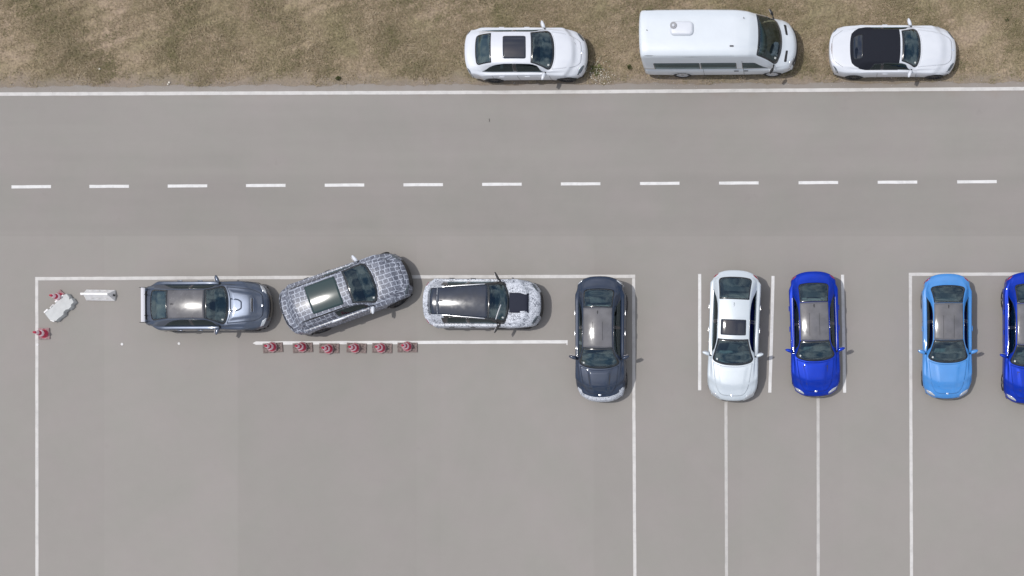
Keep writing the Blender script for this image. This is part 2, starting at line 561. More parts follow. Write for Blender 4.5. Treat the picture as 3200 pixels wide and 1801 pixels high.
def stripe(name, pts, width=0.128, mat='line', z=0.004):
    """a painted line through plan points; its edges waver a little"""
    P = [Vector(G(*p)) for p in pts]
    vs = []; fs = []
    n = 0
    for a, b in zip(P[:-1], P[1:]):
        L = (b - a).length
        d = (b - a) / L
        q = Vector((-d.y, d.x))
        k = max(1, int(L / 0.35))
        for i in range(k + 1):
            if n and i == 0: continue
            c = a + d * (L * i / k)
            w1 = width / 2 + random.uniform(-0.004, 0.004)
            w2 = width / 2 + random.uniform(-0.004, 0.004)
            vs += [(c.x + q.x * w1, c.y + q.y * w1, z), (c.x - q.x * w2, c.y - q.y * w2, z)]
            if n: fs.append((2 * n - 2, 2 * n - 1, 2 * n + 1, 2 * n))
            n += 1
    o = mk(name, vs, fs, mat, smooth=False)
    tag(o, kind='structure')
    return o

stripe('road_edge_line', [(-1600, 302), (0, 294.7), (800, 291.5), (1600, 289), (2400, 283), (3200, 277.7), (4800, 268)], 0.136)
for k in range(-4, 17):
    if k < 0: x0, y0 = 36 + 244.5 * k, 584.5 - k * 0.8
    else:
        D = [29, 225, 422, 619, 817, 1015, 1213, 1411, 1610, 1809, 2009, 2208, 2408]
        x0 = (D[k] if k < 13 else 2408 + 200 * (k - 12)) * 1.2422
        y0 = 584.5 - 15.6 * k / 12.0
    stripe('lane_dash_line', [(x0, y0), (x0 + 123.5, y0 - 0.7)], 0.118, 'line_bright')
stripe('bay_line', [(110, 871.6), (1200, 866), (1985, 864)], 0.128)
stripe('bay_line', [(115, 877), (115.5, 1500), (116, 2700)], 0.122)
stripe('bay_line', [(1980, 869.6), (1981, 1300), (1984, 1801), (1987, 2700)], 0.122)
stripe('bay_line', [(800, 1072.6), (1774, 1068.6)], 0.128, 'line_bright')
tip = mk('bay_line_tip', [(*G(800, 1067.4), 0.004), (*G(800, 1077.8), 0.004), (*G(789.5, 1073), 0.004)], [(0, 2, 1)], 'line_bright', smooth=False)
tag(tip, kind='structure')
stripe('bay_line', [(1771.8, 1073.8), (1771.8, 1078.5)], 0.055, 'line')
stripe('bay_line', [(2186.5, 856.6), (2186.5, 1220)], 0.121, 'line_bright')
stripe('bay_line', [(2415.8, 862.8), (2412, 1020), (2408, 1150), (2405.5, 1227.5)], 0.121, 'line_bright')
stripe('bay_line', [(2268.5, 1257), (2270.5, 1801), (2273, 2700)], 0.118, 'line_old')
stripe('bay_line', [(2632.8, 859), (2635.4, 1000), (2638, 1150), (2639.4, 1227.5)], 0.121, 'line_bright')
stripe('bay_line', [(2556.5, 1244), (2557, 1801), (2558, 2700)], 0.118, 'line_old')
stripe('bay_line', [(2845, 863.4), (2846.5, 1300), (2848.5, 1801), (2851, 2700)], 0.121)
stripe('bay_line', [(2840, 858), (4400, 853)], 0.124)

# ------------------------------------------------------------------ vehicles
def hermite(xs, ys, x):
    """monotone cubic interpolation of every column"""
    xs = np.asarray(xs, float); ys = np.asarray(ys, float)
    h = np.diff(xs)[:, None]
    d = np.diff(ys, axis=0) / h
    m = np.zeros_like(ys)
    m[0], m[-1] = d[0], d[-1]
    for i in range(1, len(xs) - 1):
        a, b = d[i - 1], d[i]
        wgt = np.where(a * b > 0, 2 * a * b / (a + b + 1e-12), 0.0)
        m[i] = wgt
    x = np.atleast_1d(x)
    i = np.clip(np.searchsorted(xs, x) - 1, 0, len(xs) - 2)
    H = h[i]
    t = ((x - xs[i])[:, None]) / H
    return ((2 * t**3 - 3 * t**2 + 1) * ys[i] + (t**3 - 2 * t**2 + t) * H * m[i]
            + (-2 * t**3 + 3 * t**2) * ys[i + 1] + (t**3 - t**2) * H * m[i + 1])

def rounded(corners, rad, n=6):
    """closed outline through corners with rounded corners (radii relative to local edges)"""
    C = [Vector(c) for c in corners]
    out = []
    for i, c in enumerate(C):
        a, b = C[i - 1], C[(i + 1) % len(C)]
        r = rad[i] if isinstance(rad, (list, tuple)) else rad
        da = (a - c); db = (b - c)
        ra = min(r, da.length * 0.48); rb = min(r, db.length * 0.48)
        p, q = c + da.normalized() * ra, c + db.normalized() * rb
        for k in range(n + 1):
            t = k / n
            out.append(p * (1 - t)**2 + c * 2 * t * (1 - t) + q * t**2)
    # densify long edges
    res = []
    for i, p in enumerate(out):
        q = out[(i + 1) % len(out)]
        k = max(1, int((q - p).length / 0.12))
        for j in range(k):
            res.append(p.lerp(q, j / k))
    return [(p.x, p.y) for p in res]

def inside(poly, x, y):
    c = False
    j = len(poly) - 1
    for i in range(len(poly)):
        xi, yi = poly[i]; xj, yj = poly[j]
        if (yi > y) != (yj > y) and x < (xj - xi) * (y - yi) / (yj - yi) + xi:
            c = not c
        j = i
    return c

WHEEL = {}
def wheel_meshes(kind, r, wd):
    key = (kind, r, wd)
    if key in WHEEL: return WHEEL[key]
    t = MB().lathe([(r * 0.66, -wd / 2), (r * 0.92, -wd / 2), (r * 0.985, -wd * 0.40), (r, -wd * 0.25), (r, wd * 0.25),
                    (r * 0.985, wd * 0.40), (r * 0.92, wd / 2), (r * 0.66, wd / 2)], 32, 'Y', cap=False).build('tyre', 'rubber', None, True)
    b = MB()
    ri = r * 0.67
    b.lathe([(ri, wd * 0.46), (ri * 0.93, wd * 0.47), (ri * 0.9, wd * 0.25), (0.0, wd * 0.22)], 28, 'Y', cap=False)
    b.lathe([(0.055, wd * 0.2), (0.06, wd * 0.42), (0.0, wd * 0.44)], 14, 'Y')
    ns = 10 if kind != 'hubcap' else 7
    for k in range(ns):
        a = 2 * math.pi * k / ns
        mid = ri * 0.5
        wv = 0.03 if kind != 'hubcap' else 0.075
        M = Matrix.Rotation(a, 4, 'Y') @ Matrix.Translation((mid, wd * 0.40, 0))
        bx = MB().box((0, 0, 0), (ri * 0.9, 0.025, wv), bev=0.006)
        b.add([M @ Vector(v) for v in bx.v], bx.f)
    rm = b.build('rim', {'dark': 'rim_dark', 'silver': 'rim_silver', 'hubcap': 'hubcap'}[kind], None, False)
    WHEEL[key] = (t.data, rm.data)
    bpy.data.objects.remove(t); bpy.data.objects.remove(rm)
    return WHEEL[key]

class Car:
    """A road vehicle lofted from cross sections. x forward, y left, z up."""
    def __init__(s, name, px, py, heading, label, cat, **k):
        gx, gy = G(px, py)
        s.root = empty(name, (gx, gy, 0), R(heading))
        tag(s.root, label, cat, k.get('group'))
        s.k = k
        g = lambda n, d: k.get(n, d)
        L, W, H = k['L'], k['W'], k['H']
        s.L, s.W, s.H = L, W, H
        hw = s.hw = W / 2
        s.xf, s.xe = L / 2, -L / 2
        xwb, xwt, xrt, xrb = k['xwb'], k['xwt'], k['xrt'], k['xrb']
        s.xwb, s.xwt, s.xrt, s.xrb = xwb, xwt, xrt, xrb
        wr = g('wr', 0.615) * hw; wrr = g('wrr', g('wr', 0.615)) * hw; wg = g('wg', 0.86) * hw
        wrb = g('wrb', 0.69) * hw; wwb = g('wwb', 0.815) * hw
        zb = g('zb', 0.66 * H); zh = g('zh', zb + 0.08); zn = g('zn', 0.70); zd = g('zd', zb + 0.12)
        bf, br = g('bf', 0.42), g('br', 0.34)
        s.ex = g('ex', 2.7)
        xe, xf = s.xe + 0.02, s.xf - 0.05
        zr = H
        cab = 0.5 * (xwt + xrt)
        T = []  # s, w, zs, wg, zg, wr, zre, zc, bow
        r1, r2, r3 = g('rw', (.85, .91, .97))
        T.append((xe, r1 * hw, zd - .16, .66 * hw, zd - .07, .50 * hw, zd - .045, zd - .02, -br))
        T.append((xe + .10, r2 * hw, zd - .13, .70 * hw, zd - .03, .53 * hw, zd - .01, zd + .01, -br))
        T.append((xe + .34, r3 * hw, zd - .10, .76 * hw, zd - .02, .60 * hw, zd + .005, zd + .02, -br * .95))
        short = xrb - (xe + .34) < .12
        if short:
            T.pop()
            T.append((xe + .17, r2 * hw, zd - .11, .73 * hw, zd - .03, .58 * hw, zd + .0, zd + .015, -br)) if xrb - xe > .26 else None
        if not short:
            T.append((xrb - .06, .99 * hw, zb - .02, .80 * hw, zd - .02, wrb, zd + .015, zd + .035, -.26))
        T.append((xrb + .04, 1.0 * hw, zb - .01, .82 * hw, min(zd, zb + .05), wrb, zd + .04, zd + .065, -.24))
        xm = xrb * .5 + xrt * .5
        zmr = zd + (zr - zd) * g('rslope', 0.62)
        T.append((xm, 1.0 * hw, zb, .845 * hw, zb + .03, wrb * .45 + wrr * .55, zmr - .06, zmr, -.12))
        T.append((xrt, .992 * hw, zb, wg, zb + .025, wrr, zr - .105, zr - .035, -.02))
        T.append((cab, .985 * hw, zb, wg, zb + .02, (wr + wrr) / 2, zr - .075, zr, .03))
        T.append((xwt, .985 * hw, zb, wg, zb + .015, wr * 1.01, zr - .11, zr - .035, .13))
        xm = xwb * .5 + xwt * .5
        zmw = zh + (zr - zh) * .56
        T.append((xm, .985 * hw, zb - .01, wg, zb + .01, wr * .5 + wwb * .5, zmw - .05, zmw, .24))
        T.append((xwb - .03, .985 * hw, zh - .10, wg * .995, zh - .045, wwb, zh - .02, zh + .02, .34))
        if xf - xwb > .9:
            T.append((xwb + .12, .99 * hw, zh - .12, wg * .98, zh - .06, wwb * .98, zh - .025, zh + .005, .35))
            xa = xwb + (xf - xwb) * .55
            T.append((xa, 1.0 * hw, (zh + zn) / 2 - .03, .84 * hw, (zh + zn) / 2 + .005, .72 * hw, (zh + zn) / 2 + .035, (zh + zn) / 2 + .065, bf * .92))
            T.append((xf - .34, .985 * hw, zn - .04, .80 * hw, zn + .01, .66 * hw, zn + .03, zn + .055, bf))
        else:
            T.append((xwb + .10, .985 * hw, zh - .12, .86 * hw, zh - .06, .76 * hw, zh - .03, zh - .0, .36))
            T.append((xf - .26, .96 * hw, zn - .10, .80 * hw, zn - .01, .66 * hw, zn + .03, zn + .055, bf))
        T.append((xf - .12, .94 * hw, zn - .14, .72 * hw, zn - .07, .56 * hw, zn - .035, zn - .01, bf))
        T.append((xf, .86 * hw, zn - .22, .64 * hw, zn - .16, .5 * hw, zn - .125, zn - .10, bf))
        T = g('table', None) or T
        if 'edit' in k: T = k['edit'](s, T)
        s.T = np.array(sorted(T))
        s.flat = g('flat', 2.0)
        s.build_body()
        s.bvh_update()

    def row(s, x):
        return hermite(s.T[:, 0], s.T[:, 1:], x)

    def bowx(s, x, bow, y):
        return x - bow * (abs(y) / s.hw) ** s.ex

    def top(s, x, f):
        """point on the upper surface, f = -1..1 between the two roof (or bonnet) edges; f>0 is left"""
        w_, zs, wg, zg, wr, ze, zc, bow = s.row(x)[0]
        y = f * wr
        z = ze + (zc - ze) * (1 - abs(f) ** s.flat)
        z += s.crease(x, y)
        return Vector((s.bowx(x, bow, y), y, z))

    def side(s, x, g, sgn=1):
        w_, zs, wg, zg, wr, ze, zc, bow = s.row(x)[0]
        y = wg + (wr - wg) * g + 0.022 * math.sin(math.pi * g)
        z = zg + (ze - zg) * g
        return Vector((s.bowx(x, bow, y), y * sgn, z))

    def crease(s, x, y):
        k = s.k
        if x > s.xwb + .02:
            t = (x - s.xwb) / max(.1, s.xf - s.xwb)
            fade = min(1, (x - s.xwb - .02) / .15) * min(1, max(0, (s.xf - .1 - x) / .25))
            y0 = k.get('crease_y', .50) * s.hw * (1 - .42 * t)
            d = (abs(y) - y0)
            return fade * (0.014 / (1 + math.exp(d / .018)) + 0.006 * math.exp(-(d / .03) ** 2)) * k.get('crease', 1.0)
        return 0.0

    def build_body(s):
        k = s.k
        cell = k.get('cell', 0.042)
        xs = np.linspace(s.T[0, 0], s.T[-1, 0], int(s.L / cell))
        RW = s.row(xs)
        NL, NG, NT = 15, 8, 15
        zbot = k.get('zbot', 0.19)
        rows = []; meta = []
        for x, rw in zip(xs, RW):
            w_, zs, wg, zg, wr, ze, zc, bow = rw
            zm = 0.5
            ctrl = [(w_ * .90, zbot), (w_ * .965, zbot + .10), (w_ * .998, min(.48, zs - .12)), (w_ * 1.0, zm + (zs - zm) * .5 if zs > .62 else zs - .07), (w_ * .985, zs - .025), (w_ * .955, zs + .02), (wg, zg)]
            cx = np.linspace(0, 1, len(ctrl))
            P = hermite(cx, np.array(ctrl), np.linspace(0, 1, NL))
            half = [(p[0], p[1]) for p in P]
            m_ = [('low', i / (NL - 1)) for i in range(NL)]
            for i in range(1, NG + 1):
                g = i / NG
                half.append((wg + (wr - wg) * g + .022 * math.sin(math.pi * g), zg + (ze - zg) * g))
                m_.append(('side', g))
            for i in range(1, NT + 1):
                f = 1 - i / NT
                half.append((wr * f, ze + (zc - ze) * (1 - f ** s.flat) + s.crease(x, wr * f)))
                m_.append(('top', f))
            full = [(s.bowx(x, bow, y), y, z) for y, z in half] + [(s.bowx(x, bow, y), -y, z) for y, z in half[-2::-1]]
            rows.append(full)
            if not meta:
                meta = [(r, q, 1) for r, q in m_] + [(r, q, -1) for r, q in m_[-2::-1]]
        M = len(rows[0])
        # rounded fascias at both ends
        def fascia(base, sign, steps):
            out = []
            for kk, dx in steps:
                out.append([(p[0] + sign * dx, p[1] * (1 - .02 * (1 - kk)), zbot + .03 + (p[2] - zbot - .03) * kk) for p in base])
            return out
        steps = k.get('fascia', [(.86, .022), (.66, .045), (.45, .05), (.25, .038), (.08, .01), (0, -.06)])
        fr = fascia(rows[-1], 1, steps)
        rr = fascia(rows[0], -1, k.get('rfascia', [(.88, .018), (.66, .03), (.45, .035), (.25, .03), (.08, .005), (0, -.06)]))
        allrows = rr[::-1] + rows + fr
        sx = [xs[0]] * len(rr) + list(xs) + [xs[-1]] * len(fr)
        kindrow = ['rear'] * len(rr) + ['mid'] * len(rows) + ['front'] * len(fr)
        V = np.array(allrows)                # rows x M x 3
        # wheel arches
        s.wx = (k.get('wf', s.xf - .86), k.get('wrr', s.xe + .98))
        rw_ = s.wrad = k.get('wrad', .335)
        RA = s.arch = rw_ + k.get('archgap', .045)
        for wx in s.wx:
            dx = V[..., 0] - wx; dz = V[..., 2] - rw_
            rr_ = np.sqrt(dx**2 + dz**2)
            lowmask = np.zeros(V.shape[:2], bool)
            lowmask[:, :NL] = True; lowmask[:, M - NL:] = True
            near = (np.abs(rr_ - RA) < .036) & lowmask & (rr_ > 1e-4)
            sc_ = np.where(near, RA / np.maximum(rr_, 1e-4), 1.0)
            V[..., 0] = np.where(near, wx + dx * sc_, V[..., 0])
            V[..., 2] = np.where(near, rw_ + dz * sc_, V[..., 2])
        # uv: x and arc length round the section
        seg = np.linalg.norm(np.diff(V[:, :, 1:], axis=1), axis=2)
        arc = np.concatenate([np.zeros((V.shape[0], 1)), np.cumsum(seg, axis=1)], axis=1)
        arc -= arc[:, M // 2:M // 2 + 1]
        step = np.linalg.norm(np.diff(V, axis=0), axis=2)
        ux = np.concatenate([np.zeros((1, V.shape[1])), np.cumsum(step, axis=0)], axis=0)
        ux = ux - ux[V.shape[0] // 2] + V[V.shape[0] // 2, :, 0]
        U = np.stack([ux + 20.0, arc + 20.0], axis=-1)
        nR = V.shape[0]
        faces = {}
        full_faces = []
        holes = s.holes = []
        s.define_windows()
        cls = k.get('classify', None)
        for i in range(nR - 1):
            for j in range(M - 1):
                c = V[i:i + 2, j:j + 2].reshape(4, 3).mean(0)
                r0, q0, sg = meta[j]; r1, q1, _ = meta[j + 1]
                reg = r0 if r0 == r1 else ('top' if 'top' in (r0, r1) and 'low' not in (r0, r1) else ('side' if 'side' in (r0, r1) else 'low'))
                if reg == 'side' and r0 == 'low': q0 = 0.0
                if reg == 'side' and r1 == 'low': q1 = 0.0
                if reg == 'top' and r0 == 'side': q0 = 1.0
                if reg == 'top' and r1 == 'side': q1 = 1.0
                fidx = (i * M + j, i * M + j + 1, (i + 1) * M + j + 1, (i + 1) * M + j)
                full_faces.append(fidx)
                if reg == 'low':
                    dead = False
                    for wx in s.wx:
                        if math.hypot(c[0] - wx, c[2] - rw_) < RA - .012: dead = True
                    if dead: continue
                if kindrow[i] == 'mid' and kindrow[i + 1] == 'mid':
                    dead = False
                    for (hreg, hsg, poly) in holes:
                        if hreg != reg: continue
                        if hreg == 'side':
                            if hsg != sg: continue
                            ok = all(inside(poly, xx, qq) for xx in (sx[i], sx[i + 1]) for qq in (q0, q1))
                        else:
                            a0 = q0 if sg > 0 or meta[j][2] > 0 else -q0
                            a0 = q0 * (1 if meta[j][2] > 0 else -1)
                            a1 = q1 * (1 if meta[j + 1][2] > 0 else -1)
                            ok = all(inside(poly, xx, aa) for xx in (sx[i], sx[i + 1]) for aa in (a0, a1))
                        if ok: dead = True; break
                    if dead: continue
                part = 'body'
                if cls:
                    part = cls(s, kindrow[i] if kindrow[i] != 'mid' else kindrow[i + 1], reg, 0.5 * (sx[i] + sx[i + 1]), c, 0.5 * (q0 + q1)) or 'body'
                if part == 'body' and c[2] < k.get('sill', .27):
                    part = 'sill_trim'
                faces.setdefault(part, []).append(fidx)
        Vf = V.reshape(-1, 3); Uf = U.reshape(-1, 2)
        pm = {'body': k['paint'], 'sill_trim': k.get('sill_mat', 'black')}
        pm.update(k.get('part_mats', {}))
        for part, ff in faces.items():
            used = sorted({v for f in ff for v in f})
            mp_ = {v: n for n, v in enumerate(used)}
            ff2 = [tuple(mp_[v] for v in f)[::-1] for f in ff]
            o = mk(part, Vf[used], ff2, pm.get(part, k['paint']), s.root, True, None, Uf[used])
            for kk, vv in k.get('part_labels', {}).items():
                if kk == part: o['label'] = vv
        s.Vf = Vf; s.full_faces = full_faces

    def bvh_update(s):
        s.bvh = BVHTree.FromPolygons([tuple(v) for v in s.Vf], s.full_faces)

    # ---- windows defined in surface coordinates
    def define_windows(s):
        k = s.k
        s.win = []
        def add(name, reg, sg, corners, rad, mat, inset, label=None, fscale=None):
            s.win.append((name, reg, sg, rounded(corners, rad), mat, inset, label))
        a, b = s.xwt, s.xwb
        gm = k.get('wind_mat', 'glass')
        add('windshield', 'top', 0, [(a + .03, -.965), (b - .02, -.975), (b - .02, .975), (a + .03, .965)], [.05, .14, .14, .05], gm, (.085, .06))
        a, b = s.xrb, s.xrt
        rm = k.get('rear_mat', 'glass')
        f = k.get('rear_f', .955)
        if not k.get('no_rear'):
            add('rear_window', 'top', 0, [(b - .02, -f), (b - .02, f), (a + .04, f * .97), (a + .04, -f * .97)], [.05, .05, .16, .16], rm, (.05, .05))
        sm = k.get('side_mat', 'dark_glass')
        for n, (x0, x1, g0, g1, xr0) in enumerate(k.get('sidewin', [(s.xwb - .22, .5 * (s.xwt + s.xrt) - .02, .10, .90, 0), (.5 * (s.xwt + s.xrt) - .10, s.xrb + .45, .10, .90, 0)])):
            for sg in (1, -1):
                xa, xb = x0, x1
                # x0 forward end, x1 rear end; xr0 pulls the upper corner in
                if xr0 > .4:
                    ln = xa - xb
                    cs = [(xa, g0), (xb, g0), (xb + .13 * ln, .34), (xb + .30 * ln, .66), (xb + .52 * ln, .88), (xb + .75 * ln, g1), (xa, g1)]
                else:
                    cs = [(xa, g0), (xb, g0), (xb + xr0, g1), (xa - k.get('alean', .30) * (n == 0), g1)]
                add('side_window', 'side', sg, cs, .05, sm, (.03, .0))
        for (name, reg, sg, poly, mat, inset, label) in s.win:
            cx = sum(p[0] for p in poly) / len(poly); cy = sum(p[1] for p in poly) / len(poly)
            q = [(cx + (p[0] - cx) * .97, cy + (p[1] - cy) * .97) for p in poly]
            s.holes.append((reg, sg, q))

    def surf_patch(s, name, reg, sg, poly, mats, inset=None, off=.006, rings=7, skirt=.012, label=None, parent=None):
        ev = (lambda a, b: s.top(a, b)) if reg == 'top' else (lambda a, b: s.side(a, b, sg))
        def pt(a, b, o):
            p = ev(a, b)
            if reg == 'top': e = .02; u = ev(a + e, b) - p; v = ev(a, b + .04 if b < .9 else b - .04) - p; v = v if b < .9 else -v
            else: u = ev(a + .02, b) - p; v = (ev(a, b + .04) - p) if b < .9 else (p - ev(a, b - .04))
            n = u.cross(v).normalized()
            c = Vector((0, 0, 1)) if reg == 'top' else Vector((0, sg, .4))
            if n.dot(c) < 0: n = -n
            return p + n * o
        cx = sum(p[0] for p in poly) / len(poly); cy = sum(p[1] for p in poly) / len(poly)
        hx = (max(p[0] for p in poly) - min(p[0] for p in poly)) / 2
        wr = s.row(cx)[0][4]
        if reg == 'top': hy = (max(p[1] for p in poly) - min(p[1] for p in poly)) / 2 * wr
        else:
            rw = s.row(cx)[0]
            hy = max(.05, math.hypot(rw[4] - rw[2], rw[5] - rw[3]) * (max(p[1] for p in poly) - min(p[1] for p in poly)) / 2)
        ks = [1.0]
        if inset:
            fx, fy = 1 - inset[0] / hx, 1 - max(inset[1], .02) / hy
        n = len(poly)
        V = []; F = []; MI = []
        V += [pt(p[0], p[1], off - skirt) for p in poly]
        scales = [(1, 1)]
        if inset: scales.append((fx, fy))
        bx, by = scales[-1]
        for r_ in range(1, rings):
            t = 1 - r_ / rings
            scales.append((bx * t, by * t))
        for (ax, ay) in scales:
            V += [pt(cx + (p[0] - cx) * ax, cy + (p[1] - cy) * ay, off) for p in poly]
        V.append(pt(cx, cy, off))
        nr = len(scales) + 1
        for r_ in range(nr - 1):
            for i in range(n):
                a = r_ * n + i; b = r_ * n + (i + 1) % n
                F.append((a, b, b + n, a + n))
                MI.append(1 if (len(mats) > 1 and r_ <= 1 and inset) else (1 if len(mats) > 1 and r_ == 0 else 0))
        c = len(V) - 1
        for i in range(n):
            F.append(((nr - 1) * n + i, (nr - 1) * n + (i + 1) % n, c)); MI.append(0)
        o = mk(name, V, F, mats, parent or s.root, True, MI, [(v.x + 20, v.y + 20) for v in V])
        if label: o['label'] = label
        bm = bmesh.new(); bm.from_mesh(o.data)
        bmesh.ops.recalc_face_normals(bm, faces=bm.faces)
        bm.faces.ensure_lookup_table()
        f0 = bm.faces[-1]
        up = Vector((0, 0, 1)) if reg == 'top' else Vector((0, sg, .3))
        if f0.normal.dot(up) < 0: bmesh.ops.reverse_faces(bm, faces=bm.faces)
        bm.to_mesh(o.data); bm.free()
        return o

    def windows(s):
        s.sticker()
        for (name, reg, sg, poly, mat, inset, label) in s.win:
            s.surf_patch(name, reg, sg, poly, [mat, 'frit'], inset, label=label)
        if not s.k.get('bare_pillars'): s.pillars()

    def pillars(s):
        sw = [w_ for w_ in s.win if w_[0] == 'side_window' and w_[2] == 1]
        for a, b in zip(sw[:-1], sw[1:]):
            xa = min(p[0] for p in a[3]); xb = max(p[0] for p in b[3])
            g0 = min(p[1] for p in b[3]); g1 = max(p[1] for p in b[3])
            for sg in (1, -1):
                s.surf_patch('door_pillar', 'side', sg, rounded([(xa + .03, g0), (xb - .03, g0), (xb - .03, g1), (xa + .03, g1)], .01, 2), ['gloss_black'], None, off=.009, rings=3)

    # ---- small things projected onto the body from above (plan) or the side or the front
    def proj(s, name, outline, mat, direction='top', off=.006, rings=3, skirt=.02, sg=1, label=None, parent=None, zmin=None):
        if direction == 'top': dr = Vector((0, 0, -1)); org = lambda a, b: Vector((a, b, 5))
        elif direction == 'side': dr = Vector((0, -sg, 0)); org = lambda a, b: Vector((a, sg * 5, b))
        elif direction == 'front': dr = Vector((-1, 0, 0)); org = lambda a, b: Vector((8, a, b))
        else: dr = Vector((1, 0, 0)); org = lambda a, b: Vector((-8, a, b))
        cx = sum(p[0] for p in outline) / len(outline); cy = sum(p[1] for p in outline) / len(outline)
        n = len(outline)
        V = []; F = []
        last = None
        def hit(a, b, o):
            nonlocal last
            loc, nn, _, _ = s.bvh.ray_cast(org(a, b), dr, 20)
            if loc is None:
                q = last if last is not None else org(a, b) + dr * 5
                loc, nn, _, _ = s.bvh.find_nearest(Vector((a, b, .7)) if direction == 'top' else (Vector((a, sg * s.hw, b)) if direction == 'side' else Vector(((s.xf if direction == 'front' else s.xe), a, b))))
            if nn.dot(dr) > 0: nn = -nn
            last = loc
            return loc + nn * o
        V += [hit(p[0], p[1], off - skirt) for p in outline]
        for r_ in range(rings):
            t = 1 - r_ / rings
            V += [hit(cx + (p[0] - cx) * t, cy + (p[1] - cy) * t, off) for p in outline]
        V.append(hit(cx, cy, off))
        for r_ in range(rings):
            for i in range(n):
                a = r_ * n + i; b = r_ * n + (i + 1) % n
                F.append((a, b, b + n, a + n))
        c = len(V) - 1
        for i in range(n): F.append((rings * n + i, rings * n + (i + 1) % n, c))
        o = mk(name, V, F, mat, parent or s.root, True, None, [(v.x + 20, v.y + 20) for v in V])
        bm = bmesh.new(); bm.from_mesh(o.data)
        bmesh.ops.recalc_face_normals(bm, faces=bm.faces)
        bm.faces.ensure_lookup_table()
        if bm.faces[-1].normal.dot(-dr) < 0: bmesh.ops.reverse_faces(bm, faces=bm.faces)
        bm.to_mesh(o.data); bm.free()
        if label: o['label'] = label
        return o

    def strip(s, name, pts, width, mat='seam', direction='top', sg=1, off=.003):
        """thin line laid on the body along plan points"""
        P = [Vector(p) for p in pts]
        out = []
        for a, b in zip(P[:-1], P[1:]):
            kq = max(1, int((b - a).length / .08))
            out += [a.lerp(b, i / kq) for i in range(kq)]
        out.append(P[-1])
        V = []; F = []
        for i, p in enumerate(out):
            d = (out[min(i + 1, len(out) - 1)] - out[max(0, i - 1)]).normalized()
            q = Vector((-d.y, d.x)) * width / 2
            for w_ in (q, -q):
                a, b = p.x + w_.x, p.y + w_.y
                if direction == 'top': o_, dr = Vector((a, b, 5)), Vector((0, 0, -1))
                else: o_, dr = Vector((a, sg * 5, b)), Vector((0, -sg, 0))
                loc, nn, _, _ = s.bvh.ray_cast(o_, dr, 20)
                if loc is None:
                    loc, nn, _, _ = s.bvh.find_nearest(Vector((a, b, .8)) if direction == 'top' else Vector((a, sg * s.hw, b)))
                if nn.dot(dr) > 0: nn = -nn
                V.append(loc + nn * off)
            if i: F.append((2 * i - 2, 2 * i - 1, 2 * i + 1, 2 * i))
        return MBmesh(name, V, F, mat, s.root, -dr)

    def wheels(s, kind='dark', wd=.235):
        t, r_ = wheel_meshes(kind, s.wrad, wd)
        for wx in s.wx:
            wloc = float(s.row(wx)[0][0])
            for sg in (1, -1):
                st_ = R(s.k.get('steer', 0)) if wx == s.wx[0] else 0
                e = empty('wheel', (wx, sg * (wloc - wd / 2 - .02), s.wrad), (0 if sg > 0 else math.pi) + st_)
                e.parent = s.root
                link_mesh('tyre', t, e); link_mesh('rim', r_, e)
            # arch lips and dark liners
            for sg in (1, -1):
                V = []; F = []
                n = 26
                for i in range(n + 1):
                    a = math.pi * (-.06 + 1.12 * i / n)
                    for q, rr_ in enumerate((s.arch - .012, s.arch + s.k.get('lip', .03))):
                        x, z = wx + rr_ * math.cos(a), s.wrad + rr_ * math.sin(a)
                        z = max(z, s.k.get('zbot', .19) + .03)
                        loc, nn, _, _ = s.bvh.ray_cast(Vector((x, sg * 5, z)), Vector((0, -sg, 0)), 6)
                        y = loc.y if loc else sg * s.hw
                        V.append((x, y + sg * .008, z))
                    if i: F.append((2 * i - 2, 2 * i - 1, 2 * i + 1, 2 * i))
                MBmesh('wheel_arch_lip', V, F, s.k.get('lip_mat', s.k['paint']), s.root, Vector((0, sg, 0)))
        b = MB()
        xf, xe = s.xf - .45, s.xe + .40
        # floor between the wheel wells, and narrower spine
        b.box(((xf + xe) / 2, 0, .25), (xf - xe, s.W * .52, .10))
        b.box(((s.wx[0] + s.wx[1]) / 2, 0, .27), (s.wx[0] - s.wx[1] - 2 * s.arch - .02, s.W * .86, .10))
        b.box((s.wx[0], 0, .50), (.9, s.W * .5, .16))
        b.box((s.wx[1], 0, .50), (.9, s.W * .5, .16))
        for wx in s.wx:
            for sg in (1, -1):
                n = 16; V = []; F = []
                for i in range(n + 1):
                    a = math.pi * i / n
                    x, z = wx + (s.arch + .005) * math.cos(a), s.wrad + (s.arch + .005) * math.sin(a) * .98
                    V += [(x, sg * (s.hw - .06), z), (x, sg * (s.hw - .40), z), (wx, sg * (s.hw - .41), s.wrad)]
                    if i:
                        q = 3 * i
                        F += [(q - 3, q - 2, q + 1, q), (q - 2, q - 1, q + 1)]
                b.add(V, F)
        b.build('underbody', 'black', s.root)

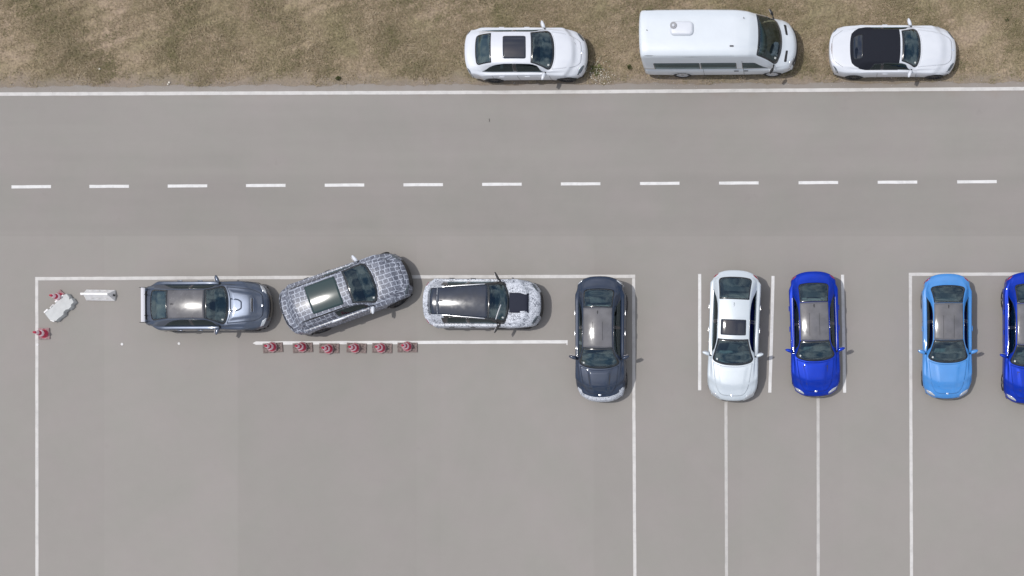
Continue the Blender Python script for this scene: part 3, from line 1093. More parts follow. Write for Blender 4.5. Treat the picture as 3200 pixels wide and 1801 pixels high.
    def mirrors(s, mat, x=None, z=None, out=.0, length=.265, cat='wing_mirror', arm='black', sweep=.07, hsz=.15, dep=.165):
        x = s.xwb - .42 if x is None else x
        z = s.row(x)[0][1] + .09 if z is None else z
        y0 = float(s.row(x)[0][0]) * .93
        for sg in (1, -1):
            # shell: tapered rounded pod, swept back to its tip
            V = []; F = []
            nst, nn = 9, 14
            for i in range(nst):
                t = i / (nst - 1)
                prof = math.sin(math.pi * min(1, max(0, .14 + t * .80))) ** .45
                tip = 1 - .30 * t
                for j in range(nn):
                    a = 2 * math.pi * j / nn
                    cx = math.cos(a); sz = math.sin(a)
                    cx = math.copysign(abs(cx) ** .8, cx); sz = math.copysign(abs(sz) ** .8, sz)
                    V.append((x - sweep * t + cx * dep / 2 * prof * tip, sg * (y0 + out + length * t), z + .03 * t + sz * hsz / 2 * prof * tip))
                if i:
                    for j in range(nn):
                        p, q = (i - 1) * nn + j, (i - 1) * nn + (j + 1) % nn
                        F.append((p, q, q + nn, p + nn))
            F.append(tuple(range(nn))); F.append(tuple(range((nst - 1) * nn, nst * nn)))
            mb = MB(); mb.add(V, F)
            o = mb.build(cat, mat, s.root, True)
            MB().tube([(x + .04, sg * (y0 - .06), z - .05), (x + .02, sg * (y0 + .04), z - .03), (x, sg * (y0 + out + .04), z - .01)], [.03, .024, .022], 8).build('mirror_arm', arm, o, True)
            MB().box((x - sweep * .5 - dep * .5 + .006, sg * (y0 + out + length * .5), z + .015), (.012, length * .66, hsz * .62), rz=sg * math.atan2(sweep, length), bev=.004).build('mirror_glass', 'mirror_glass', o)

    def handles(s, xs, mat, z=None, L=.2):
        for x in xs:
            for sg in (1, -1):
                z_ = (s.row(x)[0][1] - .09) if z is None else z
                loc, nn, _, _ = s.bvh.ray_cast(Vector((x, sg * 5, z_)), Vector((0, -sg, 0)), 9)
                MB().box((x, loc.y + sg * .022, z_), (L, .028, .034), bev=.01).build('door_handle', mat, s.root, True)

    def cres(s, name, y0, y1, inset, width, mat, end=1):
        bw = s.k.get('bf', .42) if end > 0 else s.k.get('br', .34)
        xo = (s.xf) if end > 0 else (s.xe - .005)
        xo = xo - end * .01
        for sg in (1, -1):
            outer, inner = [], []
            n = 9
            for i in range(n):
                t = i / (n - 1)
                y = (y0 + (y1 - y0) * t) * s.hw
                x = xo - end * (bw * (y / s.hw) ** s.ex + inset)
                wd = width * (math.sin(math.pi * (.06 + .88 * t)) ** .7)
                outer.append((x, sg * y)); inner.append((x - end * wd * 1.0, sg * (y - .25 * wd)))
            s.proj(name, outer + inner[::-1], mat, 'top', off=.006, sg=sg, rings=2)

    def lamps(s, head, tail, hmat='lamp', tmat='tail', dirs=('top', 'top')):
        k = s.k
        if head: s.cres('headlight', k.get('hl0', .50), k.get('hl1', .90), .045, k.get('hlw', .085), hmat, 1)
        if tail: s.cres('tail_light', .68, .955, .03, k.get('tlw', .055), tmat, -1)

    def sticker(s):
        s.surf_patch('windshield_sticker', 'top', 0, rounded([(s.xwb - .20, -.80), (s.xwb - .13, -.80), (s.xwb - .13, -.72), (s.xwb - .20, -.72)], .02), ['paper'], None, off=.012, rings=2)

    def fin(s, x, mat='gloss_black', L=.17):
        z = s.top(x, 0).z
        V = [(x + L * .6, 0, z - .01), (x - L * .1, .032, z - .01), (x - L * .55, .022, z - .01), (x - L * .55, -.022, z - .01), (x - L * .1, -.032, z - .01), (x - L * .5, 0, z + .065), (x - L * .15, 0, z + .05)]
        F = [(0, 1, 6), (0, 6, 4), (1, 2, 5, 6), (4, 6, 5, 3), (2, 3, 5), (0, 4, 3, 2, 1)]
        MB().add(V, F).build('roof_antenna', mat, s.root, True)

    def interior(s, seat='seat', rows=2, dash='dash', wheel_left=True):
        zb = s.k.get('zb', .66 * s.H)
        hw = s.hw
        # dark inner shell: door cards, floor and parcel shelf
        b = MB()
        xa, xb = s.xwb - .12, s.xrb + .10
        b.box(((xa + xb) / 2, 0, .36), (xa - xb, hw * 1.6, .08))
        for sg in (1, -1):
            b.box(((xa + xb) / 2 - .05, sg * hw * .84, (zb + .36) / 2), (xa - xb - .2, .06, zb - .38))
        b.box((s.xrb + .30, 0, zb - .05), (.55, hw * 1.45, .05), bev=.02)
        b.build('cabin_floor', 'black', s.root)
        d = MB()
        d.box((s.xwb - .34, 0, zb - .065), (.52, hw * 1.56, .12), bev=.04)
        d.box((s.xwb - .52, 0, zb - .20), (.14, hw * 1.5, .30), bev=.04)
        d.box((s.xwb - .52, hw * .38, zb + .02), (.16, .34, .07), bev=.03)
        d.build('dashboard', dash, s.root, True)
        sx = s.xwt - .30
        for sg in (1, -1):
            y = sg * hw * .38
            q = MB()
            q.box((sx, y, .58), (.50, .48, .14), bev=.05)
            q.box((sx - .30, y, .88), (.13, .46, .62), ry=R(-14), bev=.05)
            q.box((sx - .40, y, 1.20 if s.H < 1.5 else 1.26), (.09, .24, .17), ry=R(-10), bev=.035)
            q.build('seat', seat, s.root, True)
        if rows > 1:
            q = MB()
            x2 = sx - .98
            q.box((x2 + .1, 0, .58), (.48, hw * 1.36, .15), bev=.05)
            q.box((x2 - .20, 0, .84), (.14, hw * 1.34, .56), ry=R(-20), bev=.05)
            for y in (-hw * .4, hw * .4):
                q.box((x2 - .32, y, zb + .16), (.09, .24, .13), ry=R(-12), bev=.03)
            q.build('rear_bench', seat, s.root, True)
        sw = MB()
        pts = []
        for i in range(17):
            a = 2 * math.pi * i / 16
            pts.append((s.xwb - .72 + .09 * math.sin(a) * .9, hw * .38 + .185 * math.cos(a), zb - .07 + .165 * math.sin(a)))
        sw.tube(pts, .018, 6)
        sw.box((s.xwb - .72, hw * .38, zb - .07), (.05, .33, .05), bev=.01)
        sw.build('steering_wheel', 'black', s.root, True)
        # rear view mirror and a paper ticket low on the windshield
        p = s.top(s.xwt + .14, 0)
        MB().box((p.x, 0, p.z - .08), (.03, .22, .06), bev=.01).build('rear_view_mirror', 'black', s.root)

def MBmesh(name, V, F, mat, parent, up):
    o = mk(name, V, F, mat, parent, True)
    bm = bmesh.new(); bm.from_mesh(o.data)
    bmesh.ops.recalc_face_normals(bm, faces=bm.faces)
    bm.faces.ensure_lookup_table()
    tot = sum((f.normal * f.calc_area() for f in bm.faces), Vector())
    if tot.dot(up) < 0: bmesh.ops.reverse_faces(bm, faces=bm.faces)
    bm.to_mesh(o.data); bm.free()
    return o

def roundel(c, x, y=0, r=.042):
    """small round bonnet badge: pale ring, quartered blue and white"""
    z = c.bvh.ray_cast(Vector((x, y, 5)), Vector((0, 0, -1)), 9)[0]
    n = 20
    V = [(x, y, z.z + .012)]; F = []; MI = []
    for i in range(n):
        a = 2 * math.pi * i / n
        V.append((x + r * .62 * math.cos(a), y + r * .62 * math.sin(a), z.z + .012))
    for i in range(n):
        a = 2 * math.pi * i / n
        V.append((x + r * math.cos(a), y + r * math.sin(a), z.z + .010))
    for i in range(n):
        a = 2 * math.pi * i / n
        V.append((x + r * math.cos(a), y + r * math.sin(a), z.z - .03))
    for i in range(n):
        j = (i + 1) % n
        F.append((0, 1 + i, 1 + j)); MI.append(1 if (i // 5) % 2 else 2)
        F.append((1 + i, 1 + n + i, 1 + n + j, 1 + j)); MI.append(0)
        F.append((1 + n + i, 1 + 2 * n + i, 1 + 2 * n + j, 1 + n + j)); MI.append(0)
    mk('bonnet_badge', V, F, ['chrome', 'white_cool', 'sky_blue'], c.root, False, MI)

def hood(c, mat, f=.93, x1=None, gap=True):
    """bonnet lid a hair proud of the wings, with its dark shut line"""
    a, b = c.xwb + .03, (c.xf - .20 if x1 is None else x1)
    poly = rounded([(a, -f * 1.02), (b, -f), (b, f), (a, f * 1.02)], [.05, .3, .3, .05])
    q = [(a + (p[0] - a) * 1.0 + (.005 if p[0] > (a + b) / 2 else -.003), p[1] * 1.003) for p in poly]
    c.surf_patch('bonnet_seam', 'top', 0, q, ['seam'], None, off=.002, rings=10)
    c.surf_patch('bonnet', 'top', 0, poly, [mat], None, off=.005, rings=14)

def grille(c):
    c.proj('grille', rounded([(-.46, .42), (.46, .42), (.40, .60), (-.40, .60)], .06), 'gloss_black', 'front', off=.008)
    c.proj('lower_grille', rounded([(-.62, .26), (.62, .26), (.58, .36), (-.58, .36)], .04), 'black', 'front', off=.008)

def door_seams(c, xs, z0=.34):
    for x in xs:
        for sg in (1, -1):
            zt = c.row(x)[0][1]
            c.strip('door_seam', [(x, z0), (x - .02, zt * .6), (x - .03, zt + .0)], .012, 'seam', 'side', sg)

# plan positions come from the survey of the ground marks
def std_side(c): pass

# 1 white fastback with a sunroof on the verge
c = Car('parked_car', 1659, 186, .4, 'white fastback with a dark sunroof, leftmost vehicle on the grass verge', 'car',
        L=4.64, W=1.89, H=1.57, xwb=1.15, xwt=.29, xrt=-1.18, xrb=-1.92, wr=.63, wrb=.66, zb=1.02, zn=.84, zh=1.10, zd=1.12,
        paint='white_cool', rear_f=.95, br=.22, wrad=.36, rslope=.60, crease=.2, sill=.34,
        sidewin=[(.90, -.30, .06, .96, 0), (-.38, -1.78, .08, .96, .62)])
c.windows(); c.interior(); c.wheels('dark'); c.mirrors('white_cool'); hood(c, 'white_cool')
c.surf_patch('sunroof', 'top', 0, rounded([(-.74, -.72), (.13, -.72), (.13, .72), (-.74, .72)], .1), ['roof_glass'], None, off=.007, rings=8)
c.handles([.05, -.92], 'white_cool')
c.lamps([(1.80, .80), (2.12, .48), (2.17, .54), (2.05, .76)], None, 'lamp_dark')
c.lamps(None, [(-2.02, .84), (-2.24, .62), (-2.29, .66), (-2.16, .84)], tmat='lamp_dark')
c.proj('front_bumper_trim', rounded([(-.6, .28), (.6, .28), (.55, .56), (-.55, .56)], .06), 'black', 'front')
c.proj('rear_bumper_trim', rounded([(-.7, .26), (.7, .26), (.7, .60), (-.7, .60)], .06), 'black', 'rear')
door_seams(c, [.92, -.30, -1.25])
roundel(c, 2.13)

# 2 white minibus van
def van_table():
    hw = 1.01
    # s, w, zs, wg, zg, wr, zre, zc, bow
    return [(-2.93, .93*hw, 1.00, .93*hw, 1.12, .80*hw, 2.28, 2.38, -.06),
            (-2.86, .97*hw, 1.02, .965*hw, 1.15, .835*hw, 2.36, 2.455, -.06),
            (-2.60, .985*hw, 1.05, .975*hw, 1.17, .85*hw, 2.385, 2.485, -.03),
            (-1.0, 1.0*hw, 1.05, .98*hw, 1.17, .85*hw, 2.395, 2.50, .0),
            (.60, 1.0*hw, 1.05, .975*hw, 1.16, .845*hw, 2.37, 2.48, .05),
            (1.15, .995*hw, 1.04, .97*hw, 1.15, .82*hw, 2.28, 2.40, .10),
            (1.46, .99*hw, 1.03, .96*hw, 1.14, .79*hw, 2.12, 2.24, .14),
            (1.95, .985*hw, 1.02, .945*hw, 1.13, .825*hw, 1.68, 1.78, .24),
            (2.38, .98*hw, 1.00, .93*hw, 1.09, .86*hw, 1.17, 1.27, .34),
            (2.50, .975*hw, .98, .90*hw, 1.06, .82*hw, 1.12, 1.19, .36),
            (2.72, .95*hw, .92, .84*hw, .99, .70*hw, 1.04, 1.08, .38),
            (2.86, .88*hw, .82, .76*hw, .89, .6*hw, .93, .965, .36),
            (2.92, .82*hw, .70, .70*hw, .77, .55*hw, .80, .83, .34)]
c = Car('van', 2255, 164.5, .35, 'white high-roofed van with an air unit on its roof, between the two white cars', 'van',
        L=5.94, W=2.02, H=2.5, xwb=2.40, xwt=1.47, xrt=-2.7, xrb=-2.9, zb=1.2, table=van_table(), paint='white_van', no_rear=True,
        flat=5.0, ex=2.2, wrad=.355, wf=1.98, wrr=-1.50, crease=0.0, bare_pillars=True, zbot=.28, sill=.42, cell=.035, lip=.06,
        sidewin=[(2.08, .93, .03, .50, 0), (.70, -.70, .02, .50, 0), (-.73, -2.50, .02, .50, 0)], alean=.62, side_mat='dark_glass', wind_mat='glass')
c.windows(); c.wheels('hubcap', .24)
c.k['zb'] = 1.12
# cabin
b = MB(); b.box((0, 0, .62), (4.8, 1.8, .06)); b.box((-.6, .90, .95), (4.3, .04, .30)); b.box((-.6, -.90, .95), (4.3, .04, .30)); b.build('cabin_floor', 'black', c.root)
d = MB(); d.box((2.02, 0, 1.06), (.52, 1.60, .14), bev=.05); d.box((1.84, 0, .90), (.18, 1.6, .34), bev=.05); d.box((1.80, .42, 1.15), (.18, .36, .08), bev=.03); d.build('dashboard', 'dash', c.root, True)
for y in (.50, -.50, -.02):
    q = MB(); q.box((1.15, y, .92), (.5, .46, .14), bev=.05); q.box((.88, y, 1.24), (.13, .44, .62), ry=R(-12), bev=.05); q.box((.80, y, 1.62), (.09, .24, .18), bev=.03); q.build('seat', 'seat', c.root, True)
for x in (-.1, -1.0, -1.9):
    q = MB(); q.box((x, 0, .92), (.45, 1.5, .14), bev=.05); q.box((x - .24, 0, 1.22), (.12, 1.5, .58), ry=R(-10), bev=.05); q.build('rear_bench', 'seat', c.root, True)
sw = MB(); sw.tube([(1.62 + .10 * math.sin(a), .42 + .2 * math.cos(a), 1.18 + .12 * math.sin(a)) for a in [2 * math.pi * i / 16 for i in range(17)]], .018, 6); sw.build('steering_wheel', 'black', c.root, True)
MB().box((2.10, -.60, 1.145), (.24, .33, .012), rz=.1).build('paper_sheet', 'paper', c.root)
for sg in (1, -1):
    c.proj('bonnet_vent', rounded([(2.52, sg * .30), (2.60, sg * .29), (2.54, sg * .70), (2.44, sg * .71)], .03, 3), 'black', 'top', off=.006)
c.mirrors('black', x=2.02, z=1.30, out=.10, length=.20, hsz=.30, dep=.12, sweep=.10)
c.handles([.62, .98], 'black', z=.98, L=.18)
c.k['bf'] = .36; c.lamps([(2.34, .90), (2.62, .62), (2.72, .64), (2.62, .84), (2.44, .95)], None, 'lamp')
c.proj('grille', rounded([(-.72, .46), (.72, .46), (.72, .80), (-.72, .80)], .08), 'black', 'front', off=.012)
c.proj('rear_step_trim', rounded([(-.70, .34), (.70, .34), (.70, .56), (-.70, .56)], .05), 'black', 'rear', off=.02)
c.proj('rear_window', rounded([(-.62, 1.25), (.62, 1.25), (.56, 1.95), (-.56, 1.95)], .08), 'frit', 'rear', off=.008)
for sg in (1, -1):
    c.proj('tail_light', rounded([(sg * .78, .98), (sg * .84, .98), (sg * .80, 1.5), (sg * .74, 1.5)], .03, 3), 'tail', 'rear', off=.006)
    c.strip('door_seam', [(.90, .45), (.90, 1.1), (.87, 1.9)], .014, 'seam', 'side', sg)
    c.strip('door_seam', [(-.64, .45), (-.64, 1.1)], .012, 'seam', 'side', sg)
    c.strip('roof_gutter', [(-2.75, sg * .845), (-1, sg * .865), (.6, sg * .85)], .02, 'seam', 'top', sg, off=.001)
# roof air unit with its fan
zt = c.top(-1.5, 0).z
mb = MB()
ro = rounded([(-1.76, -.14), (-.90, -.14), (-.90, .38), (-1.76, .38)], .17, 7)
V = []; F = []; n = len(ro)
for kx, ky, z_ in ((1.0, 1.0, -.03), (1.0, 1.0, .045), (.975, .96, .085), (.93, .88, .11), (.80, .72, .122), (.4, .36, .128)):
    V += [(-1.33 + (p[0] + 1.33) * kx, .12 + (p[1] - .12) * ky, zt + z_) for p in ro]
for l in range(5):
    for i in range(n): F.append((l * n + i, l * n + (i + 1) % n, (l + 1) * n + (i + 1) % n, (l + 1) * n + i))
F.append(tuple(range(5 * n, 6 * n)))
mb.add(V, F)
ac = mb.build('roof_air_unit', 'white_cool', c.root, True)
MB().lathe([(.125, zt + .09), (.125, zt + .15), (.10, zt + .16), (.065, zt + .14), (.0, zt + .14)], 28, 'Z', (-1.62, .20, 0)).build('fan_ring', principled('grey_plastic', (.30, .30, .32), .6), ac, True)
MB().lathe([(.055, zt + .13), (.055, zt + .17), (0, zt + .175)], 20, 'Z', (-1.62, .20, 0)).build('fan_hub', 'white_cool', ac, True)
MB().box((.52, -.53, c.top(.5, 0).z - .0), (.15, .05, .05), bev=.015).build('roof_marker', 'gloss_black', c.root)
MB().lathe([(.018, 2.4), (.012, 2.56), (0, 2.57)], 10, 'Z', (-2.62, .07, 0)).build('roof_stud', 'black', c.root)
MB().lathe([(.018, 2.4), (.012, 2.53), (0, 2.54)], 10, 'Z', (.98, .52, 0)).build('roof_stud', 'black', c.root)

# 3 white convertible
def soft(s, kr, reg, x, c_, q):
    a = s.xrb - .10
    if kr != 'mid' or not (a < x < s.xwt - .05): return None
    lim = .815 * s.hw if reg != 'low' else 0
    if x < a + .42:
        t = (a + .42 - x) / .42
        lim = s.hw * (.50 + .35 * math.sqrt(max(0, 1 - t * t)))
    if reg in ('top', 'side') and abs(c_[1]) < lim + (.2 if x >= a + .42 else 0): return 'soft_top'
c = Car('parked_car', 2786.5, 177, .3, 'white convertible with its black fabric roof closed, rightmost on the grass verge', 'car',
        L=4.93, W=1.88, H=1.42, xwb=1.06, xwt=.28, xrt=-1.05, xrb=-1.58, cell=.03, wr=.64, wrb=.72, wg=.875, zb=.97, zn=.77, zh=1.02, zd=1.02,
        paint='white_cool', crease=.3, classify=soft, part_mats={'soft_top': 'fabric'}, wrad=.345, sill=.30,
        sidewin=[(.84, -.42, .08, .88, 0), (-.46, -.95, .08, .80, .2)], no_rear=True)
c.windows(); c.interior(); c.wheels('dark'); c.mirrors('white_cool'); hood(c, 'white_cool')
c.surf_patch('rear_window', 'top', 0, rounded([(-1.56, -.66), (-1.20, -.74), (-1.20, .74), (-1.56, .66)], .1), ['roof_glass', 'frit'], (.03, .03), off=.008)
c.handles([-.32], 'white_cool')
c.lamps([(1.96, .83), (2.26, .52), (2.30, .57), (2.12, .82)], [(-2.05, .86), (-2.30, .60), (-2.35, .64), (-2.22, .86)], 'lamp_dark', 'lamp_dark')
c.strip('brake_light', [(-2.36, -.2), (-2.36, .2)], .035, principled('brake_lamp', (.25, .22, .24), .3), 'top', 1, off=.006)
c.strip('bonnet_lid_seam', [(-1.95, -.70), (-2.30, -.45), (-2.40, 0), (-2.30, .45), (-1.95, .70)], .008, 'seam', 'top', 1, off=.004)
door_seams(c, [.90, -.60])
roundel(c, 2.30, 0, .035)

# 4 grey saloon with rear wing
c = Car('parked_car', 676, 963, .3, 'metallic grey saloon with a big rear wing at the left of the bay', 'car',
        L=4.74, W=1.90, H=1.44, xwb=.96, xwt=.14, xrt=-1.22, xrb=-2.05, wr=.60, wrb=.68, wwb=.80, wg=.84, zb=.95, zn=.78, zh=1.01, zd=1.06, br=.14, rw=(.76, .81, .91),
        paint='graphite', wrad=.345, crease=1.6, crease_y=.58, sill=.30, side_mat='dark_glass',
        sidewin=[(.76, -.36, .06, .96, 0), (-.42, -1.62, .06, .96, .55)])
c.windows(); c.interior(); c.wheels('dark'); c.mirrors('graphite'); hood(c, 'graphite')
c.surf_patch('roof_panel', 'top', 0, rounded([(-1.23, -.95), (.165, -.95), (.165, .95), (-1.23, .95)], .03), ['roof_grey_hazy'], None, off=.007, rings=10, label='glossy dark grey roof panel')
c.fin(-1.02)
c.handles([-.22, -1.0], 'graphite')
c.lamps([(1.72, .78), (2.06, .48), (2.10, .54), (1.95, .72)], None, 'lamp')
c.proj('grille', rounded([(-.62, .26), (.62, .26), (.55, .64), (-.55, .64)], .08), 'gloss_black', 'front', off=.01)
c.strip('bonnet_slot', [(1.80, -.25), (1.80, .25)], .05, 'seam', 'top', 1, off=.016)
for x_ in (1.765, 1.838):
    c.strip('bonnet_slot_rim', [(x_, -.27), (x_, .27)], .012, 'chrome', 'top', 1, off=.02)
c.proj('bonnet_bulge', rounded([(.98, -.27), (1.30, -.23), (1.44, -.14), (1.44, .14), (1.30, .23), (.98, .27)], .05, 4), 'graphite', 'top', off=.009, skirt=.010, rings=4)
roundel(c, 2.12)
# splitter, wing and its posts
mb = MB()
pts_o = []
for i in range(21):
    y = -.84 + 1.68 * i / 20
    x = 2.30 - .46 * (abs(y) / .95) ** 2.4
    pts_o.append((x, y))
V = []; F = []
for i, (x, y) in enumerate(pts_o):
    V += [(x, y, .13), (x - .22, y, .13), (x - .22, y, .16), (x, y, .16)]
    if i:
        a = 4 * i
        for q in range(4): F.append((a - 4 + q, a - 4 + (q + 1) % 4, a + (q + 1) % 4, a + q))
F += [(0, 1, 2, 3), tuple(len(V) - 4 + q for q in range(4))[::-1]]
mb.add(V, F); mb.build('front_splitter', 'gloss_black', c.root)
V = []; F = []
prof = [(-.06, .0), (-.02, .016), (.035, .014), (.075, -.006), (.035, -.010), (-.02, -.006)]
for i in range(2):
    y = (-.66, .66)[i]
    V += [(-2.26 + p[0], y, 1.20 - p[0] * .22 + p[1]) for p in prof]
n = len(prof)
F = [(q, (q + 1) % n, n + (q + 1) % n, n + q) for q in range(n)] + [tuple(range(n)), tuple(range(n, 2 * n))[::-1]]
wing = MB().add(V, F).build('rear_wing', principled('pale_wing_blade', (.62, .62, .66), .3, 0, 1.0, .05), c.root)
for y in (-.665, .665):
    MB().box((-2.26, y, 1.17), (.24, .014, .16), bev=.004).build('end_plate', 'black', wing)
for y in (-.40, .40):
    MB().box((-2.17, y, 1.09), (.08, .022, .22), ry=R(-20), bev=.004).build('wing_post', 'black', wing)
c.surf_patch('boot_trim', 'top', 0, rounded([(-2.30, -1.05), (-2.19, -1.05), (-2.19, 1.05), (-2.30, 1.05)], .03), ['black'], None, off=.012, rings=4)
door_seams(c, [.72, -.34, -1.2])

# 5 camouflaged SUV, skewed
def suvedit(s, T): return T
c = Car('parked_car', 1105, 924, 19.6, 'large test car in grey box-pattern camouflage wrap, parked askew across the bay line', 'car',
        L=4.98, W=2.0, H=1.72, xwb=1.30, xwt=.33, xrt=-1.75, xrb=-2.18, wr=.66, wrb=.70, wwb=.82, wg=.87, zb=1.10, zn=.92, zh=1.17, zd=1.16,
        paint='camo_grid', wrad=.375, crease=.6, rslope=.55, sill=.40, br=.28, bf=.46, lip_mat='black', lip=.035, steer=14,
        sidewin=[(1.08, -.42, .10, .86, 0)], no_rear=True, side_mat='dark_glass')
c.windows(); c.interior(); c.wheels('dark', .26); c.mirrors('camo_bumper'); hood(c, 'camo_grid', .95)
c.surf_patch('panoramic_roof', 'top', 0, rounded([(-1.18, -.82), (.04, -.84), (.04, .84), (-1.18, .82)], .06), [principled('tinted_roof_glass', (.022, .045, .048), .6, 0, 1.0, .13, .05)], None, off=.008, rings=8)
c.surf_patch('rear_window_cover', 'top', 0, rounded([(-2.14, -.90), (-1.78, -.88), (-1.78, .88), (-2.14, .90)], .06), ['camo_grid'], None, off=.012, rings=4)
for sg in (1, -1):
    c.strip('roof_rail_strip', [(.18, sg * .665), (-.9, sg * .675), (-1.7, sg * .66)], .03, 'black', 'top', sg, off=.008)
    c.surf_patch('covered_window', 'side', sg, rounded([(-.52, .10), (-1.85, .10), (-1.60, .84), (-.52, .86)], .06), ['camo_grid'], None, off=.008, rings=4)
    c.strip('tailgate_edge', [(-2.27, sg * .70), (-2.40, sg * .45), (-2.44, sg * .02)], .05, 'gloss_black', 'top', sg, off=.01)
c.proj('bare_door_panel', rounded([(-.82, -.885), (-.28, -.90), (-.20, -.955), (-.80, -.965)], .02), 'white_cool', 'top', off=.008, label='pale bare patch on the rear door')
c.proj('grille', rounded([(-.55, .34), (.55, .34), (.5, .78), (-.5, .78)], .08), 'black', 'front', off=.01)
c.lamps([(1.98, .82), (2.22, .56), (2.28, .60), (2.14, .84)], None, 'lamp_dark')
c.handles([-.34, -1.2], 'black')

def frames6(s, kr, reg, x, c_, q):
    if kr != 'mid': return None
    if reg == 'side' and -1.42 < x < s.xwb + .02 and q > -.1 and (x > -1.30 or q < .8): return 'window_frame'
    if reg == 'top' and q > .86 and s.xwt - .05 < x < s.xwb + .02: return 'window_frame'
    if reg == 'low' and q > .97 and -1.2 < x < s.xwb: return 'window_frame'
# 6 small wagon in squiggle wrap with dark roof and rails
c = Car('parked_car', 1525, 956, -.3, 'compact estate in white squiggle camouflage with dark roof and silver rails', 'car',
        L=4.50, W=1.88, H=1.64, xwb=1.10, xwt=.34, xrt=-1.74, xrb=-2.06, wr=.70, wrr=.55, wrb=.56, wwb=.82, wg=.86, zb=1.04, zn=.90, zh=1.10, zd=1.10,
        paint='camo_swirl', tlw=.03, classify=frames6, part_mats={'window_frame': 'gloss_black'}, wrad=.35, crease=.4, rslope=.5, sill=.36, br=.28, bf=.44, lip_mat='black', lip=.03,
        sidewin=[(.88, -.38, .10, .88, 0), (-.44, -1.30, .10, .86, .12)], rear_mat='dark_glass', side_mat='dark_glass')
c.windows(); c.interior(); c.wheels('dark'); c.mirrors('black', length=.30, dep=.11, sweep=.14)
c.surf_patch('roof_panel', 'top', 0, rounded([(-1.53, -.95), (.365, -.95), (.365, .95), (-1.53, .95)], .03), ['roof_dark'], None, off=.008, rings=12, label='glossy dark blue-grey roof panel')
c.surf_patch('roof_spoiler', 'top', 0, rounded([(-1.96, -.97), (-1.55, -.97), (-1.55, .97), (-1.96, .97)], .03), ['roof_dark'], None, off=.010, rings=6)
c.fin(-1.35)
c.proj('bonnet_cover', [(1.08, -.38), (1.08, 0), (1.08, .38), (1.40, .38), (1.79, .37), (1.79, 0), (1.79, -.37), (1.40, -.38)], 'vinyl', 'top', off=.02, skirt=.03, rings=5, label='plain black rectangular sheet on the bonnet')
for sg in (1, -1):
    pts = [(c.top(x, sg * .99).x, c.top(x, sg * .99).y, c.top(x, sg * .99).z + .05) for x in np.linspace(-1.50, .28, 10)]
    pts = [(pts[0][0] - .04, pts[0][1], pts[0][2] - .06)] + pts + [(pts[-1][0] + .05, pts[-1][1], pts[-1][2] - .07)]
    MB().tube(pts, .021, 8).build('roof_rail', 'chrome', c.root, True)
c.proj('grille', rounded([(-.5, .34), (.5, .34), (.45, .72), (-.45, .72)], .08), 'black', 'front', off=.01)
c.lamps([(1.72, .78), (1.98, .52), (2.03, .57), (1.90, .80)], [(-2.05, .84), (-2.17, .66), (-2.22, .68), (-2.14, .86)], 'lamp_dark', 'tail')
c.strip('wiper', [(.80, -.10), (.62, -.66)], .03, 'chrome', 'top', 1, off=.02)
c.handles([-.34, -1.15], 'black')

# 7 dark blue-grey car with camouflaged bumper
def bump7(s, kr, reg, x, c_, q):
    if kr == 'front' and c_[2] > .2: return 'front_bumper'
    if kr == 'mid' and reg == 'low' and c_[0] > s.xf - .55 and x > s.xf - .26 and c_[2] > .2: return 'front_bumper'
    if kr == 'mid' and x > s.xf - .17: return 'front_bumper'
c = Car('parked_car', 1886.5, 1066, -90.2, 'dark blue-grey car with a white camouflaged front bumper', 'car',
        L=4.80, W=1.93, H=1.56, xwb=1.17, xwt=.36, xrt=-1.13, xrb=-1.94, wr=.60, wrb=.66, wwb=.82, wg=.845, zb=1.0, zn=.80, zh=1.06, zd=1.12,
        paint='midnight', wrad=.35, crease=2.2, crease_y=.42, sill=.32, classify=bump7, part_mats={'front_bumper': 'camo_bumper'}, part_labels={'front_bumper': 'bumper wrapped in white squiggle camouflage'},
        sidewin=[(.96, -.36, .06, .96, 0), (-.42, -1.60, .06, .96, .50)])
c.windows(); c.interior('seat_pale'); c.wheels('dark'); c.mirrors('midnight'); hood(c, 'midnight', x1=2.12)
c.surf_patch('roof_panel', 'top', 0, rounded([(-1.14, -.95), (.385, -.95), (.385, .95), (-1.14, .95)], .03), ['roof_grey'], None, off=.007, rings=10, label='glossy grey roof panel')
for y in (-.19, .19): c.strip('roof_rib', [(-.60, y), (.10, y)], .012, 'seam', 'top', 1, off=.012)
c.fin(-.93); c.handles([-.22, -1.0], 'chrome')
c.lamps(None, [(-1.98, .86), (-2.28, .56), (-2.33, .62), (-2.16, .86)], tmat='lamp')
roundel(c, 2.14)
door_seams(c, [.86, -.38, -1.3])

# 8 silver-white saloon with sunroof
c = Car('parked_car', 2297, 1056, -92.0, 'pearl white saloon with a small dark sunroof, between two short white lines', 'car',
        L=5.02, W=1.96, H=1.48, xwb=1.17, xwt=.15, xrt=-1.32, xrb=-2.27, wr=.61, wrb=.70, wwb=.82, wg=.84, zb=.98, zn=.79, zh=1.02, zd=1.08,
        paint='silver_white', wrad=.35, crease=1.4, crease_y=.56, sill=.28, sill_mat='silver_white',
        sidewin=[(.95, -.46, .06, .96, 0), (-.52, -1.85, .06, .96, .6)])
c.windows(); c.interior(); c.wheels('silver'); c.mirrors('silver_white'); hood(c, 'silver_white')
c.surf_patch('sunroof', 'top', 0, rounded([(-.57, -.80), (.03, -.80), (.03, .80), (-.57, .80)], .06), ['roof_glass'], None, off=.007, rings=6)
c.fin(-1.12, 'silver_white'); c.handles([-.22, -1.1], 'chrome')
c.lamps([(1.92, .86), (2.24, .52), (2.30, .58), (2.12, .86)], None, 'lamp')
c.lamps(None, 1)
roundel(c, 2.28); grille(c)
for sg in (1, -1): c.strip('window_trim', [(.90, sg * .835), (-.3, sg * .852), (-1.7, sg * .835)], .010, 'chrome', 'top', sg, off=.006)
door_seams(c, [.72, -.46, -1.45])

